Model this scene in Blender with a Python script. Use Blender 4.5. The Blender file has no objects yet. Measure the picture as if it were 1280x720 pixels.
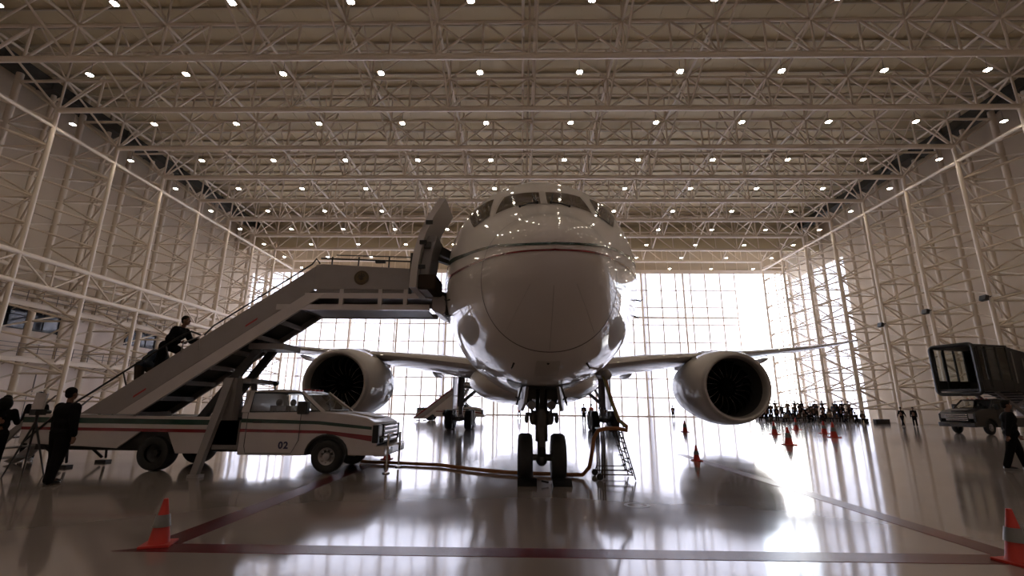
import bpy, bmesh, math, random
from mathutils import Vector, Matrix, Quaternion
PI = math.pi
SC = bpy.context.scene
COL = SC.collection
rnd = random.Random(7)

# ------------------------------------------------------------ camera, sky, exposure
camd = bpy.data.cameras.new('camera'); cam = bpy.data.objects.new('camera', camd); COL.objects.link(cam)
camd.sensor_width = 36.0; camd.lens = 36.0*587.84/1280; camd.clip_end = 3000; camd.clip_start = 0.05
_th, _ro, _ya = 0.2443, 0.0096, -0.0222
_F = Vector((math.sin(_ya)*math.cos(_th), math.cos(_ya)*math.cos(_th), math.sin(_th)))
_R = Vector((math.cos(_ya), -math.sin(_ya), 0)); _U = _R.cross(_F)
_R2 = _R*math.cos(_ro)+_U*math.sin(_ro); _U2 = -_R*math.sin(_ro)+_U*math.cos(_ro)
M = Matrix((( _R2.x, _U2.x, -_F.x, 0), (_R2.y, _U2.y, -_F.y, 0), (_R2.z, _U2.z, -_F.z, 1.614), (0, 0, 0, 1)))
cam.matrix_world = M
SC.camera = cam
w = bpy.data.worlds.new('sky'); SC.world = w; w.use_nodes = True
nt = w.node_tree; nt.nodes.clear()
tc = nt.nodes.new('ShaderNodeTexCoord'); sx = nt.nodes.new('ShaderNodeSeparateXYZ')
cr = nt.nodes.new('ShaderNodeValToRGB'); bg = nt.nodes.new('ShaderNodeBackground'); ow = nt.nodes.new('ShaderNodeOutputWorld')
nt.links.new(tc.outputs['Generated'], sx.inputs[0]); nt.links.new(sx.outputs['Z'], cr.inputs[0])
cr.color_ramp.elements[0].position = 0.0; cr.color_ramp.elements[0].color = (1, .955, .90, 1)
cr.color_ramp.elements[1].position = 1.0; cr.color_ramp.elements[1].color = (.28, .42, .75, 1)
e = cr.color_ramp.elements.new(.12); e.color = (1, .965, .95, 1)
e = cr.color_ramp.elements.new(.3); e.color = (.62, .76, 1, 1)
nt.links.new(cr.outputs[0], bg.inputs[0]); nt.links.new(bg.outputs[0], ow.inputs[0])
bg.inputs['Strength'].default_value = 5.5
sund = bpy.data.lights.new('sun', 'SUN'); sund.energy = 3.0; sund.angle = .01; sund.color = (1, .95, .88)
sun = bpy.data.objects.new('sun', sund); COL.objects.link(sun)
sun.rotation_euler = (math.radians(38), 0, math.radians(200))
# sky portal in the plane of the glazed end of the hangar
pd = bpy.data.lights.new('sky_portal', 'AREA'); pd.shape = 'RECTANGLE'; pd.size = 92; pd.size_y = 24.2
pd.cycles.is_portal = True
po = bpy.data.objects.new('sky_portal', pd); COL.objects.link(po); po.location = (-.6, 80.2, 12.1); po.rotation_euler = (-PI/2, 0, 0)
SC.view_settings.view_transform = 'Standard'; SC.view_settings.look = 'None'
SC.view_settings.exposure = 0.66; SC.view_settings.gamma = 1.0
SC.cycles.max_bounces = 7; SC.cycles.diffuse_bounces = 4; SC.cycles.glossy_bounces = 4; SC.cycles.transmission_bounces = 4
SC.cycles.transparent_max_bounces = 10; SC.cycles.sample_clamp_indirect = 6.0

# ------------------------------------------------------------ materials
MATS = {}
def mat(name, col, rough=.5, metal=0.0, var=.06, scale=3.0, bump=0.0, bscale=40.0, coat=0.0, emit=None, spec=.5):
    if name in MATS: return MATS[name]
    m = bpy.data.materials.new(name); m.use_nodes = True
    n = m.node_tree; b = n.nodes['Principled BSDF']
    b.inputs['Roughness'].default_value = rough; b.inputs['Metallic'].default_value = metal
    b.inputs['Coat Weight'].default_value = coat; b.inputs['Coat Roughness'].default_value = .025
    b.inputs['Specular IOR Level'].default_value = spec
    t = n.nodes.new('ShaderNodeTexCoord'); z = n.nodes.new('ShaderNodeTexNoise')
    z.inputs['Scale'].default_value = scale; z.inputs['Detail'].default_value = 3
    r = n.nodes.new('ShaderNodeValToRGB')
    r.color_ramp.elements[0].position = .3; r.color_ramp.elements[1].position = .7
    r.color_ramp.elements[0].color = tuple(max(0, c*(1-var)) for c in col)+(1,)
    r.color_ramp.elements[1].color = tuple(min(1, c*(1+var)) for c in col)+(1,)
    n.links.new(t.outputs['Object'], z.inputs['Vector']); n.links.new(z.outputs['Fac'], r.inputs[0])
    n.links.new(r.outputs[0], b.inputs['Base Color'])
    if bump:
        z2 = n.nodes.new('ShaderNodeTexNoise'); z2.inputs['Scale'].default_value = bscale
        bp = n.nodes.new('ShaderNodeBump'); bp.inputs['Strength'].default_value = bump; bp.inputs['Distance'].default_value = .02
        n.links.new(t.outputs['Object'], z2.inputs['Vector']); n.links.new(z2.outputs['Fac'], bp.inputs['Height']); n.links.new(bp.outputs[0], b.inputs['Normal'])
    if emit:
        b.inputs['Emission Color'].default_value = tuple(emit[:3])+(1,); b.inputs['Emission Strength'].default_value = emit[3]
    MATS[name] = m
    return m

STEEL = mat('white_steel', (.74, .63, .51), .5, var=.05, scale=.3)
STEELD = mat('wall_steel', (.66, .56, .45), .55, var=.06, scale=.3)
ROOF = mat('roof_sheet', (.60, .50, .32), .7, var=.08, scale=.15)
CLAD = mat('wall_cladding', (.56, .46, .345), .7, var=.06, scale=.2)
CLADW = mat('office_wall', (.78, .67, .58), .55, var=.04, scale=.3)
PURL = mat('purlin_paint', (.52, .45, .34), .6, var=.05, scale=.3)
DUCT = mat('dark_duct', (.035, .035, .03), .5)
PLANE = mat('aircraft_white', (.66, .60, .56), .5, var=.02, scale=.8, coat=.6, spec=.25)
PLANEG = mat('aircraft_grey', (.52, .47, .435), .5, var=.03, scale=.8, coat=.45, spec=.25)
SEAM = mat('seam_dark', (.10, .085, .08), .5)
GREEN = mat('stripe_green', (.012, .045, .03), .25, coat=.4)
RED = mat('stripe_red', (.20, .012, .018), .25, coat=.4)
CGLASS = mat('cockpit_glass', (.03, .018, .008), .05, spec=.22)
RUB = mat('tyre_rubber', (.012, .012, .012), .6, bump=.2)
GEAR = mat('gear_metal', (.07, .065, .06), .4, metal=.4)
GEARL = mat('gear_grey', (.22, .20, .19), .4, metal=.3)
FAN = mat('fan_blade', (.03, .03, .033), .25, metal=.8)
FANT = mat('blade_edge', (.45, .43, .42), .3, metal=.9)
INLET = mat('inlet_lining', (.05, .045, .045), .5)
LIP = mat('inlet_lip', (.42, .38, .36), .3, metal=.35)
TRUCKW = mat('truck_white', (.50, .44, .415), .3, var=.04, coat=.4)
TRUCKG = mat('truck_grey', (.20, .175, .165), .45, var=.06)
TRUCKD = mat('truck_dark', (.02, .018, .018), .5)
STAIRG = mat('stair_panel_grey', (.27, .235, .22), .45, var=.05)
TRUCKB = mat('truck_black', (.03, .027, .027), .3, coat=.4)
BLACK = mat('black_plastic', (.01, .01, .01), .45)
CHROME = mat('chrome', (.55, .52, .5), .18, metal=1.0)
RIM = mat('wheel_rim', (.33, .30, .29), .35, metal=.5)
ORANGE = mat('cone_orange', (.48, .022, .010), .5, var=.05)
CONEB = mat('cone_band', (.20, .19, .18), .35)
HOSE = mat('hose_orange', (.30, .11, .035), .55)
HOSEG = mat('hose_green', (.18, .16, .05), .55)
SUIT = mat('suit_black', (.008, .007, .008), .9, bump=.1, spec=.08)
SUIT2 = mat('suit_navy', (.011, .012, .018), .9, bump=.1, spec=.08)
SHIRT = mat('shirt_white', (.42, .40, .42), .7)
DENIM = mat('blue_grey_cloth', (.035, .045, .065), .9, spec=.1)
BROWN = mat('brown_cloth', (.05, .035, .026), .9, spec=.1)
VEST = mat('orange_vest', (.55, .09, .03), .7)
TAN = mat('tan_cloth', (.22, .17, .11), .8)
SKIN = mat('skin', (.16, .08, .055), .6, spec=.25)
HAIR = mat('hair_black', (.006, .005, .004), .8, spec=.15)
SHOE = mat('shoe_black', (.008, .008, .008), .35)
MARK = mat('floor_paint_red', (.105, .008, .012), .25, var=.15, scale=2, spec=.3)
GOLD = mat('emblem_bronze', (.10, .065, .03), .4, metal=.4)
GOLD2 = mat('emblem_dark', (.035, .022, .012), .5)
LENS = mat('lamp_lens', (1, 1, 1), .3, emit=(1, .88, .70, 45))
TENT = mat('tail_light', (.35, .02, .02), .3)
APRON = mat('apron_concrete', (.55, .52, .48), .8, var=.08, scale=.05)

def m_pane(name, tint, trans):
    m = bpy.data.materials.new(name); m.use_nodes = True; n = m.node_tree; n.nodes.clear()
    o = n.nodes.new('ShaderNodeOutputMaterial'); a = n.nodes.new('ShaderNodeBsdfTransparent'); t = n.nodes.new('ShaderNodeBsdfTranslucent')
    g = n.nodes.new('ShaderNodeBsdfGlossy'); g.inputs['Roughness'].default_value = .1
    x = n.nodes.new('ShaderNodeMixShader'); x2 = n.nodes.new('ShaderNodeMixShader')
    z = n.nodes.new('ShaderNodeTexNoise'); z.inputs['Scale'].default_value = .25
    r = n.nodes.new('ShaderNodeValToRGB'); r.color_ramp.elements[0].color = tuple(c*.93 for c in tint)+(1,); r.color_ramp.elements[1].color = tuple(tint)+(1,)
    n.links.new(z.outputs['Fac'], r.inputs[0]); n.links.new(r.outputs[0], a.inputs[0]); n.links.new(r.outputs[0], t.inputs[0])
    x.inputs[0].default_value = 1-trans; x2.inputs[0].default_value = .05
    n.links.new(a.outputs[0], x.inputs[1]); n.links.new(t.outputs[0], x.inputs[2])
    n.links.new(x.outputs[0], x2.inputs[1]); n.links.new(g.outputs[0], x2.inputs[2]); n.links.new(x2.outputs[0], o.inputs[0])
    MATS[name] = m; return m
PANE = m_pane('hazy_pane', (.82, .79, .80), .30)
OFFGL = mat('office_glass', (.035, .04, .055), .12, var=.4, scale=.6)
def m_clear(name, tint):
    m = bpy.data.materials.new(name); m.use_nodes = True; n = m.node_tree; n.nodes.clear()
    o = n.nodes.new('ShaderNodeOutputMaterial'); a = n.nodes.new('ShaderNodeBsdfTransparent'); a.inputs[0].default_value = tuple(tint)+(1,)
    g = n.nodes.new('ShaderNodeBsdfGlossy'); g.inputs['Roughness'].default_value = .03
    x = n.nodes.new('ShaderNodeMixShader'); x.inputs[0].default_value = .1
    n.links.new(a.outputs[0], x.inputs[1]); n.links.new(g.outputs[0], x.inputs[2]); n.links.new(x.outputs[0], o.inputs[0]); return m
CAR_GLASS = m_clear('car_glass', (.85, .87, .85))

def m_floor():
    m = bpy.data.materials.new('polished_floor'); m.use_nodes = True; n = m.node_tree; b = n.nodes['Principled BSDF']
    t = n.nodes.new('ShaderNodeTexCoord')
    z = n.nodes.new('ShaderNodeTexNoise'); z.inputs['Scale'].default_value = .35; z.inputs['Detail'].default_value = 6
    r = n.nodes.new('ShaderNodeValToRGB'); r.color_ramp.elements[0].color = (.27, .225, .205, 1); r.color_ramp.elements[1].color = (.33, .28, .26, 1)
    n.links.new(t.outputs['Object'], z.inputs['Vector']); n.links.new(z.outputs['Fac'], r.inputs[0]); n.links.new(r.outputs[0], b.inputs['Base Color'])
    z3 = n.nodes.new('ShaderNodeTexNoise'); z3.inputs['Scale'].default_value = 1.2; z3.inputs['Detail'].default_value = 5
    mr = n.nodes.new('ShaderNodeMapRange'); mr.inputs['To Min'].default_value = .07; mr.inputs['To Max'].default_value = .15
    n.links.new(t.outputs['Object'], z3.inputs['Vector']); n.links.new(z3.outputs['Fac'], mr.inputs[0]); n.links.new(mr.outputs[0], b.inputs['Roughness'])
    z2 = n.nodes.new('ShaderNodeTexNoise'); z2.inputs['Scale'].default_value = .9; z2.inputs['Detail'].default_value = 2
    bp = n.nodes.new('ShaderNodeBump'); bp.inputs['Strength'].default_value = .25; bp.inputs['Distance'].default_value = .012
    n.links.new(t.outputs['Object'], z2.inputs['Vector']); n.links.new(z2.outputs['Fac'], bp.inputs['Height']); n.links.new(bp.outputs[0], b.inputs['Normal'])
    b.inputs['Specular IOR Level'].default_value = .55
    b.inputs['Coat Weight'].default_value = .2; b.inputs['Coat Roughness'].default_value = .06
    return m
FLOOR = m_floor()

# ------------------------------------------------------------ builders
class MB:
    def __init__(s): s.v = []; s.f = []
    def add(s, vs, fs):
        k = len(s.v); s.v += [tuple(v) for v in vs]; s.f += [tuple(i+k for i in f) for f in fs]; return s
    def box(s, c, d, rz=0, ry=0, rx=0):
        m = Matrix.Rotation(rz, 3, 'Z') @ Matrix.Rotation(ry, 3, 'Y') @ Matrix.Rotation(rx, 3, 'X')
        vs = [Vector(c)+m @ Vector((x*d[0]/2, y*d[1]/2, z*d[2]/2)) for x in (-1, 1) for y in (-1, 1) for z in (-1, 1)]
        return s.add(vs, [(0, 1, 3, 2), (4, 6, 7, 5), (0, 4, 5, 1), (2, 3, 7, 6), (0, 2, 6, 4), (1, 5, 7, 3)])
    def b2(s, x0, x1, y0, y1, z0, z1): return s.box(((x0+x1)/2, (y0+y1)/2, (z0+z1)/2), (abs(x1-x0), abs(y1-y0), abs(z1-z0)))
    def beam(s, a, b, w, h, up=(0, 0, 1)):
        a = Vector(a); b = Vector(b); d = (b-a).normalized(); u = Vector(up)
        sd = d.cross(u)
        if sd.length < 1e-4: sd = d.cross(Vector((1, 0, 0)))
        sd.normalize(); u = sd.cross(d)
        vs = [p+sd*x*w/2+u*y*h/2 for p in (a, b) for x, y in ((-1, -1), (1, -1), (1, 1), (-1, 1))]
        return s.add(vs, [(0, 1, 2, 3), (7, 6, 5, 4), (0, 4, 5, 1), (1, 5, 6, 2), (2, 6, 7, 3), (3, 7, 4, 0)])
    def tube(s, pts, r, seg=8, cap=True):
        pts = [Vector(p) for p in pts]; n = len(pts)
        rs = r if isinstance(r, (list, tuple)) else [r]*n
        prev = None; rings = []
        for i, p in enumerate(pts):
            d = (pts[min(i+1, n-1)]-pts[max(i-1, 0)]).normalized()
            if prev is None:
                a = Vector((0, 0, 1)) if abs(d.z) < .9 else Vector((1, 0, 0)); u = d.cross(a).normalized()
            else:
                u = (prev-d*prev.dot(d)); u = u.normalized() if u.length > 1e-6 else d.orthogonal().normalized()
            prev = u; v = d.cross(u)
            rings.append([p+(u*math.cos(2*PI*k/seg)+v*math.sin(2*PI*k/seg))*rs[i] for k in range(seg)])
        return s.loft(rings, cap)
    def loft(s, rings, cap=True, closed=True):
        m = len(rings[0]); vs = [v for r in rings for v in r]; fs = []
        for i in range(len(rings)-1):
            for k in range(m if closed else m-1):
                a = i*m+k; b = i*m+(k+1) % m
                fs.append((a, b, b+m, a+m))
        if cap and closed: fs.append(tuple(range(m))[::-1]); fs.append(tuple((len(rings)-1)*m+k for k in range(m)))
        return s.add(vs, fs)
    def lathe(s, prof, c=(0, 0, 0), axis='Z', seg=24, a0=0, a1=2*PI):
        full = abs(a1-a0-2*PI) < 1e-6; n = seg if full else seg+1; rings = []
        for (r, h) in prof:
            ring = []
            for k in range(n):
                a = a0+(a1-a0)*k/seg; x, y = r*math.cos(a), r*math.sin(a)
                q = (x, y, h) if axis == 'Z' else ((x, h, y) if axis == 'Y' else (h, x, y))
                ring.append((q[0]+c[0], q[1]+c[1], q[2]+c[2]))
            rings.append(ring)
        return s.loft(rings, cap=False, closed=full)
    def prism(s, poly, y0, y1, axis='Y'):
        n = len(poly)
        f = (lambda p, y: (p[0], y, p[1])) if axis == 'Y' else ((lambda p, y: (y, p[0], p[1])) if axis == 'X' else (lambda p, y: (p[0], p[1], y)))
        vs = [f(p, y0) for p in poly]+[f(p, y1) for p in poly]
        return s.add(vs, [tuple(range(n)), tuple(range(n, 2*n))[::-1]]+[(i, i+n, (i+1) % n+n, (i+1) % n) for i in range(n)])
    def ball(s, c, r, seg=10, rings=6):
        r = r if isinstance(r, (tuple, list)) else (r, r, r)
        vs = []; fs = []
        for i in range(1, rings):
            t = PI*i/rings
            for k in range(seg):
                a = 2*PI*k/seg; vs.append((c[0]+r[0]*math.sin(t)*math.cos(a), c[1]+r[1]*math.sin(t)*math.sin(a), c[2]+r[2]*math.cos(t)))
        top = len(vs); vs.append((c[0], c[1], c[2]+r[2])); vs.append((c[0], c[1], c[2]-r[2]))
        for i in range(rings-2):
            for k in range(seg):
                a = i*seg+k; b = i*seg+(k+1) % seg; fs.append((a, a+seg, b+seg, b))
        for k in range(seg):
            fs.append((top, k, (k+1) % seg)); fs.append((top+1, (rings-2)*seg+(k+1) % seg, (rings-2)*seg+k))
        return s.add(vs, fs)
    def mesh(s, name, m, angle=35):
        me = bpy.data.meshes.new(name); me.from_pydata(s.v, [], s.f)
        bm = bmesh.new(); bm.from_mesh(me); bmesh.ops.recalc_face_normals(bm, faces=bm.faces); bm.to_mesh(me); bm.free()
        me.polygons.foreach_set('use_smooth', [True]*len(me.polygons)); me.set_sharp_from_angle(angle=math.radians(angle))
        me.materials.append(m); return me
    def build(s, name, m, parent=None, bevel=0, angle=35, loc=None):
        o = bpy.data.objects.new(name, s.mesh(name, m, angle)); COL.objects.link(o)
        if parent: o.parent = parent
        if loc: o.location = loc
        if bevel:
            b = o.modifiers.new('bevel', 'BEVEL'); b.width = bevel; b.segments = 2; b.limit_method = 'ANGLE'; b.angle_limit = .6
        return o
def tag(o, label=None, cat=None, group=None, kind=None):
    if label: o['label'] = label
    if cat: o['category'] = cat
    if group: o['group'] = group
    if kind: o['kind'] = kind
    return o
def empty(name, loc=(0, 0, 0), rz=0, parent=None, **k):
    o = bpy.data.objects.new(name, None); COL.objects.link(o); o.location = loc; o.rotation_euler = (0, 0, rz); o.empty_display_size = .3
    if parent: o.parent = parent
    return tag(o, **k)
def copy_tree(o, parent=None):
    c = o.copy(); COL.objects.link(c)
    if parent: c.parent = parent
    for ch in KIDS(o): copy_tree(ch, c)
    return c
def KIDS(o): return [x for x in list(o.children)]
CYL = {}
def rod(name, a, b, r, m, parent, seg=8):
    """a pipe as an object of its own: one shared unit cylinder, placed by its matrix"""
    key = (m.name, seg)
    if key not in CYL: CYL[key] = MB().lathe([(1, 0), (1, 1)], seg=seg).mesh('pipe', m, 60)
    o = bpy.data.objects.new(name, CYL[key]); COL.objects.link(o); o.parent = parent
    a = Vector(a); d = Vector(b)-a
    o.rotation_mode = 'QUATERNION'; o.rotation_quaternion = Vector((0, 0, 1)).rotation_difference(d.normalized())
    o.location = a; o.scale = (r, r, d.length); return o
ORD = ['first', 'second', 'third', 'fourth', 'fifth', 'sixth', 'seventh', 'eighth', 'ninth', 'tenth', 'eleventh', 'twelfth', 'thirteenth', 'fourteenth', 'fifteenth', 'sixteenth']
# ------------------------------------------------------------ the hangar shell
CX, HW, HB, HM, HT = .44, 38.36, 24.62, 27.4, 30.2        # centre line, inner half width, bottom / middle / roof chord heights
Y1, SP = 27.18, 5.825
XL, XR, YB, YF = CX-45, CX+45, 79.6, -16.0
def struct(o): o['kind'] = 'structure'; return o
floor = struct(MB().b2(XL-2, XR+2, YF, YB+.6, -.3, 0).build('floor', FLOOR))
ground = struct(MB().b2(-400, 400, YB+.6, 700, -.35, -.02).b2(XR+2, 400, YF, YB+.6, -.35, -.02).b2(-400, XL-2, YF, YB+.6, -.35, -.02).build('ground', APRON))
def marking(pts, nm='floor_marking'):
    o = MB().prism(pts, 0.0, .004, axis='Z').build(nm, MARK, floor); return o
marking([(-4.55, 5.68), (5.85, 5.74), (5.75, 6.08), (-4.0, 6.0)])
marking([(-4.35, 6.0), (-4.0, 6.0), (-4.02, 14.8), (-4.37, 14.8)])
marking([(5.4, 6.08), (5.75, 6.08), (5.72, 17.5), (5.42, 17.5)])
# white floor studs and drain cover
MB().lathe([(.16, .002), (.22, .004), (.22, 0)], (1.95, 8.6, 0), seg=20).build('drain_ring', GEARL, floor)

ceil = struct(MB().b2(XL, XR, YF, YB-6, HT+.25, HT+.45).build('ceiling', ROOF))
for k in range(49):                                           # purlins that carry the roof sheets
    y = YF+.8+k*1.83
    if y < YB-6.5: MB().b2(XL, XR, y-.06, y+.06, HT+.05, HT+.25).build('purlin', PURL, ceil)
for k in range(46):                                           # roof sheets: the laps between them stand proud
    x = XL+1+k*2
    MB().b2(x-.04, x+.04, 14, YB-6.2, HT+.2, HT+.25).build('sheet_lap', ROOF, ceil)
# lower ceiling and header over the glazed end
hdr = struct(empty('wall_back'))
MB().b2(XL, XR, YB-10.9, YB-10.6, HB+.1, HT+.3).build('fascia', ROOF, hdr)
MB().b2(XL, XR, YB-10.9, YB+.6, HT-1.6, HT-1.4).build('soffit', ROOF, hdr)
MB().b2(XL, XR, YB, YB+.4, 24.25, HT).build('header_panel', CLAD, hdr)
MB().b2(XL, XR, YB-.25, YB, 24.1, 24.75).build('header_beam', CLADW, hdr)
for k in range(46): MB().b2(XL+k*2-.05, XL+k*2+.05, YB-.08, YB, 24.75, HT).build('rib', STEEL, hdr)
MB().b2(XL, XR, YB-.3, YB+.3, 0, .18).build('door_track', CLADW, hdr)

def clad_wall(name, x0, x1, y_from, y_to, panels):
    w_ = struct(MB().b2(x0, x1, y_from, y_to, 0, HT+.4).build(name, CLAD))
    return w_
wl = clad_wall('wall_left', XL-.4, XL, YF, 74.2, 1)
wr = clad_wall('wall_right', XR, XR+.4, YF, 64.6, 1)
for side, wall in ((-1, wl), (1, wr)):
    x = XL if side < 0 else XR
    yend = 74 if side < 0 else 64.4
    pm = {}
    for i in range(-2, 9):
        ya = Y1+(i-1)*SP; yb = ya+SP
        yb = min(yb, yend)
        if yb-ya < 1: continue
        for k in range(5):
            z0 = k*6.06; key = round(yb-ya, 2)
            if key not in pm: pm[key] = MB().b2(-.06, .06, .04, yb-ya-.04, .03, 6.03).mesh('wall_panel', CLAD)
            o = bpy.data.objects.new('wall_panel', pm[key]); COL.objects.link(o); o.parent = wall; o.location = (x-side*.06, ya, z0)
wf = struct(MB().b2(XL-.4, XR+.4, YF-.4, YF, 0, HT+.4).build('wall_front', CLADW))
# glass side walls near the open end, and the roof over them
side_r = struct(MB().b2(XR, XR+.4, 64.6, YB+.4, 22.6, HT+.4).build('wall_right_header', CLAD))
side_l = struct(MB().b2(XL-.4, XL, 74.2, YB+.4, 22.6, HT+.4).build('wall_left_header', CLAD))

def panes(root, n, m, w_, h_, place, skip=()):
    me = MB().b2(.03, w_-.03, -.012, .012, .03, h_-.03).mesh('pane', PANE)
    for i in range(n):
        for k in range(m):
            if (i, k) in skip: continue
            o = bpy.data.objects.new('pane', me); COL.objects.link(o); o.parent = root
            place(o, i, k)
PW, PH = 2.55, 3.02
win = struct(empty('window_1', (0, YB, 0)))
X0 = 36.8-33*PW
def pl(o, i, k): o.location = (X0+i*PW, 0, .18+k*PH-(.18 if k else 0)+(0 if k else 0))
panes(win, 33, 8, PW, PH, pl)
for i in range(34): MB().b2(-.10, .10, -.07, .07, 0, 24.2).build('mullion', STEEL, win, loc=(X0+i*PW, 0, 0))
for k in range(1, 8): MB().b2(X0, 36.8, -.06, .06, -.08, .08).build('transom', STEEL, win, loc=(0, 0, k*PH))
MB().b2(X0, 36.8, -.3, -.1, -.14, .14).build('transom', STEEL, win, loc=(0, 0, 16.3))
for x in (27.8, 20.6, 12.2, 3.6, -4.6, -13, -21.4, -29.6, -38.4):       # deeper posts that stiffen the sliding leaves
    rod('post', (x, -.35, 0), (x, -.35, 24.2), .17, STEEL, win)
for x in (20.9, -13.3, -38.0, 3.0):
    MB().b2(-.45, .45, .5, 1.2, 0, 24.2).build('leaf_edge', CLADW, win, loc=(x, 0, 0))
win2 = struct(empty('window_2', (XR+.2, 64.6, 0)))
def pl2(o, i, k): o.location = (0, i*2.5, k*2.82); o.rotation_euler = (0, 0, PI/2)
panes(win2, 6, 8, 2.5, 2.82, pl2)
win3 = struct(empty('window_3', (XL-.2, 74.2, 0)))
panes(win3, 2, 8, 2.5, 2.82, pl2)
for w_, n in ((win2, 7), (win3, 3)):
    for i in range(n): MB().b2(-.07, .07, -.045, .045, 0, 22.6).build('mullion', STEEL, w_, loc=(0, i*2.5, 0))
    for k in range(1, 8): MB().b2(-.06, .06, 0, (n-1)*2.5, -.04, .04).build('transom', STEEL, w_, loc=(0, 0, k*2.82))
# closing lattice beside the open leaf
trim = struct(empty('trim_1', (44.4, 78.9, 0)))
for x in (0, 1.1): rod('post', (x-1, 0, 0), (x-1, 0, 24), .1, STEEL, trim)
for k in range(12):
    rod('brace', (-1, 0, k*2), (.1, 0, k*2+2), .05, STEEL, trim, 6); rod('brace', (-1, 0, k*2), (.1, 0, k*2), .05, STEEL, trim, 6)

# ------------------------------------------------------------ roof trusses
NB = 24; PX = 2*HW/NB
def truss(i, y, label):
    t = empty('roof_truss', (CX, y, HB), label=label, cat='truss', group='white tubular roof trusses')
    rod('bottom_chord', (-HW, 0, 0), (HW, 0, 0), .22, STEEL, t, 12)
    rod('middle_chord', (-HW-4, 0, HM-HB), (HW+4, 0, HM-HB), .12, STEEL, t)
    rod('top_chord', (-HW-4, 0, HT-HB-.1), (HW+4, 0, HT-HB-.1), .10, STEEL, t)
    m, h = HM-HB, HT-HB-.1
    for k in range(-12, 13):
        x = k*PX
        rod('post', (x, 0, 0), (x, 0, m), .09, STEEL, t, 6)
        if k % 2 == 0: rod('post', (x, 0, m), (x, 0, h), .08, STEEL, t, 6)
    for k in range(-12, 12):
        a, b = k*PX, (k+1)*PX
        if k < 0: rod('brace', (a, 0, 0), (b, 0, m), .095, STEEL, t, 6)
        else: rod('brace', (b, 0, 0), (a, 0, m), .095, STEEL, t, 6)
        if -4 <= k < 4: rod('brace', (b if k < 0 else a, 0, 0), (a if k < 0 else b, 0, m), .08, STEEL, t, 6)
        if k % 2 == 0: rod('brace', (a, 0, m), (b, 0, h), .075, STEEL, t, 6)
        else: rod('brace', (b, 0, m), (a, 0, h), .075, STEEL, t, 6)
    for s in (-1, 1):                                          # knee where the truss meets its wall column
        rod('brace', (s*HW, 0, 0), (s*(HW+4), 0, m), .09, STEEL, t, 6)
        rod('brace', (s*(HW+4), 0, m), (s*(HW+4.1), 0, -3), .12, STEEL, t, 6)
    return t
for i in range(-1, 9):
    truss(i, Y1+i*SP, 'wide white tubular roof truss spanning the hangar, %s from the camera' % ORD[i+1] if i < 8 else 'last white tubular roof truss, just in front of the glazed end')
# pipes that run from truss to truss
lab = {0: 'paired white pipes along the middle of the roof above the aircraft'}
for j, k in enumerate(range(-12, 13, 2)):
    x = CX+k*PX
    side = 'left' if k < 0 else 'right'
    g = empty('roof_girder', (x, Y1-SP, HB), label=lab.get(k, 'white pipe linking the roof trusses lengthwise, %s to the %s of centre' % (ORD[abs(k)//2-1], side)), cat='girder', group='pipes linking the roof trusses')
    m = HM-HB; nn = 9
    if k == 0:
        for s in (-.45, .45): rod('pipe', (s, 0, m+.1), (s, nn*SP, m+.1), .1, STEEL, g); rod('pipe', (s, 0, HT-HB-.3), (s, nn*SP, HT-HB-.3), .1, STEEL, g)
    else:
        rod('pipe', (0, 0, m), (0, nn*SP, m), .11, STEEL, g)
    for q in range(nn):
        ya, yb = q*SP, (q+1)*SP
        s = 0 if k else .45
        rod('brace', (s, ya, m), (s, yb, 0), .085, STEEL, g, 6)
        rod('brace', (-s, ya, 0), (-s, (ya+yb)/2, HT-HB), .07, STEEL, g, 6)
        rod('brace', (-s, (ya+yb)/2, HT-HB), (-s, yb, m), .07, STEEL, g, 6)

# ------------------------------------------------------------ lattice wall columns
for side, nm in ((-1, 'left'), (1, 'right')):
    for i in range(-1, 9):
        y = Y1+i*SP; d = 4.1*side
        t = empty('wall_column', (CX+side*HW, y, 0), label='tall white lattice column of the %s wall, %s from the camera' % (nm, ORD[i+1]), cat='column', group='lattice columns along the walls')
        rod('front_chord', (0, 0, 0), (0, 0, HB), .17, STEEL, t, 12)
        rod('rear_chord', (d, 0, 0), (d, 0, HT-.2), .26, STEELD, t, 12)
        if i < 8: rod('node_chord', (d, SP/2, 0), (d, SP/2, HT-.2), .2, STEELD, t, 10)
        for k in range(11):
            z = 1.6+k*2.2
            rod('strut', (0, 0, z), (d, 0, z), .08, STEEL, t, 6)
            rod('brace', (0, 0, z if k % 2 else z+2.2), (d, 0, z+2.2 if k % 2 else z), .08, STEEL, t, 6)
            if i < 8:
                zn = z+1.1
                rod('brace', (0, 0, z+2.2), (d, SP/2, zn), .10, STEEL, t, 6)
                rod('brace', (0, SP, z), (d, SP/2, zn), .10, STEEL, t, 6)
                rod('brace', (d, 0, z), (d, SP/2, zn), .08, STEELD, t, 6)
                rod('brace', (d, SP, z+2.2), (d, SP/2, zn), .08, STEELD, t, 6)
    # long pipe just under the trusses
    t = empty('wall_pipe', (CX+side*(HW-.0), Y1-SP, 23.1), label='long white pipe tying the %s wall columns together below the roof' % nm, cat='pipe')
    rod('pipe', (0, 0, 0), (0, 9*SP, 0), .15, STEEL, t)
    # dark duct along the top of the wall
    t = empty('ventilation_duct', (CX+side*42.4, 15, 28.6), label='dark duct running along the top of the %s wall' % nm, cat='duct')
    MB().b2(-.7, .7, 0, 54, -.45, .45).build('duct_run', DUCT, t)
    for k in range(14): MB().b2(-.76, .76, k*4-.06, k*4+.06, -.5, .5).build('flange', DUCT, t)
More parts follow.
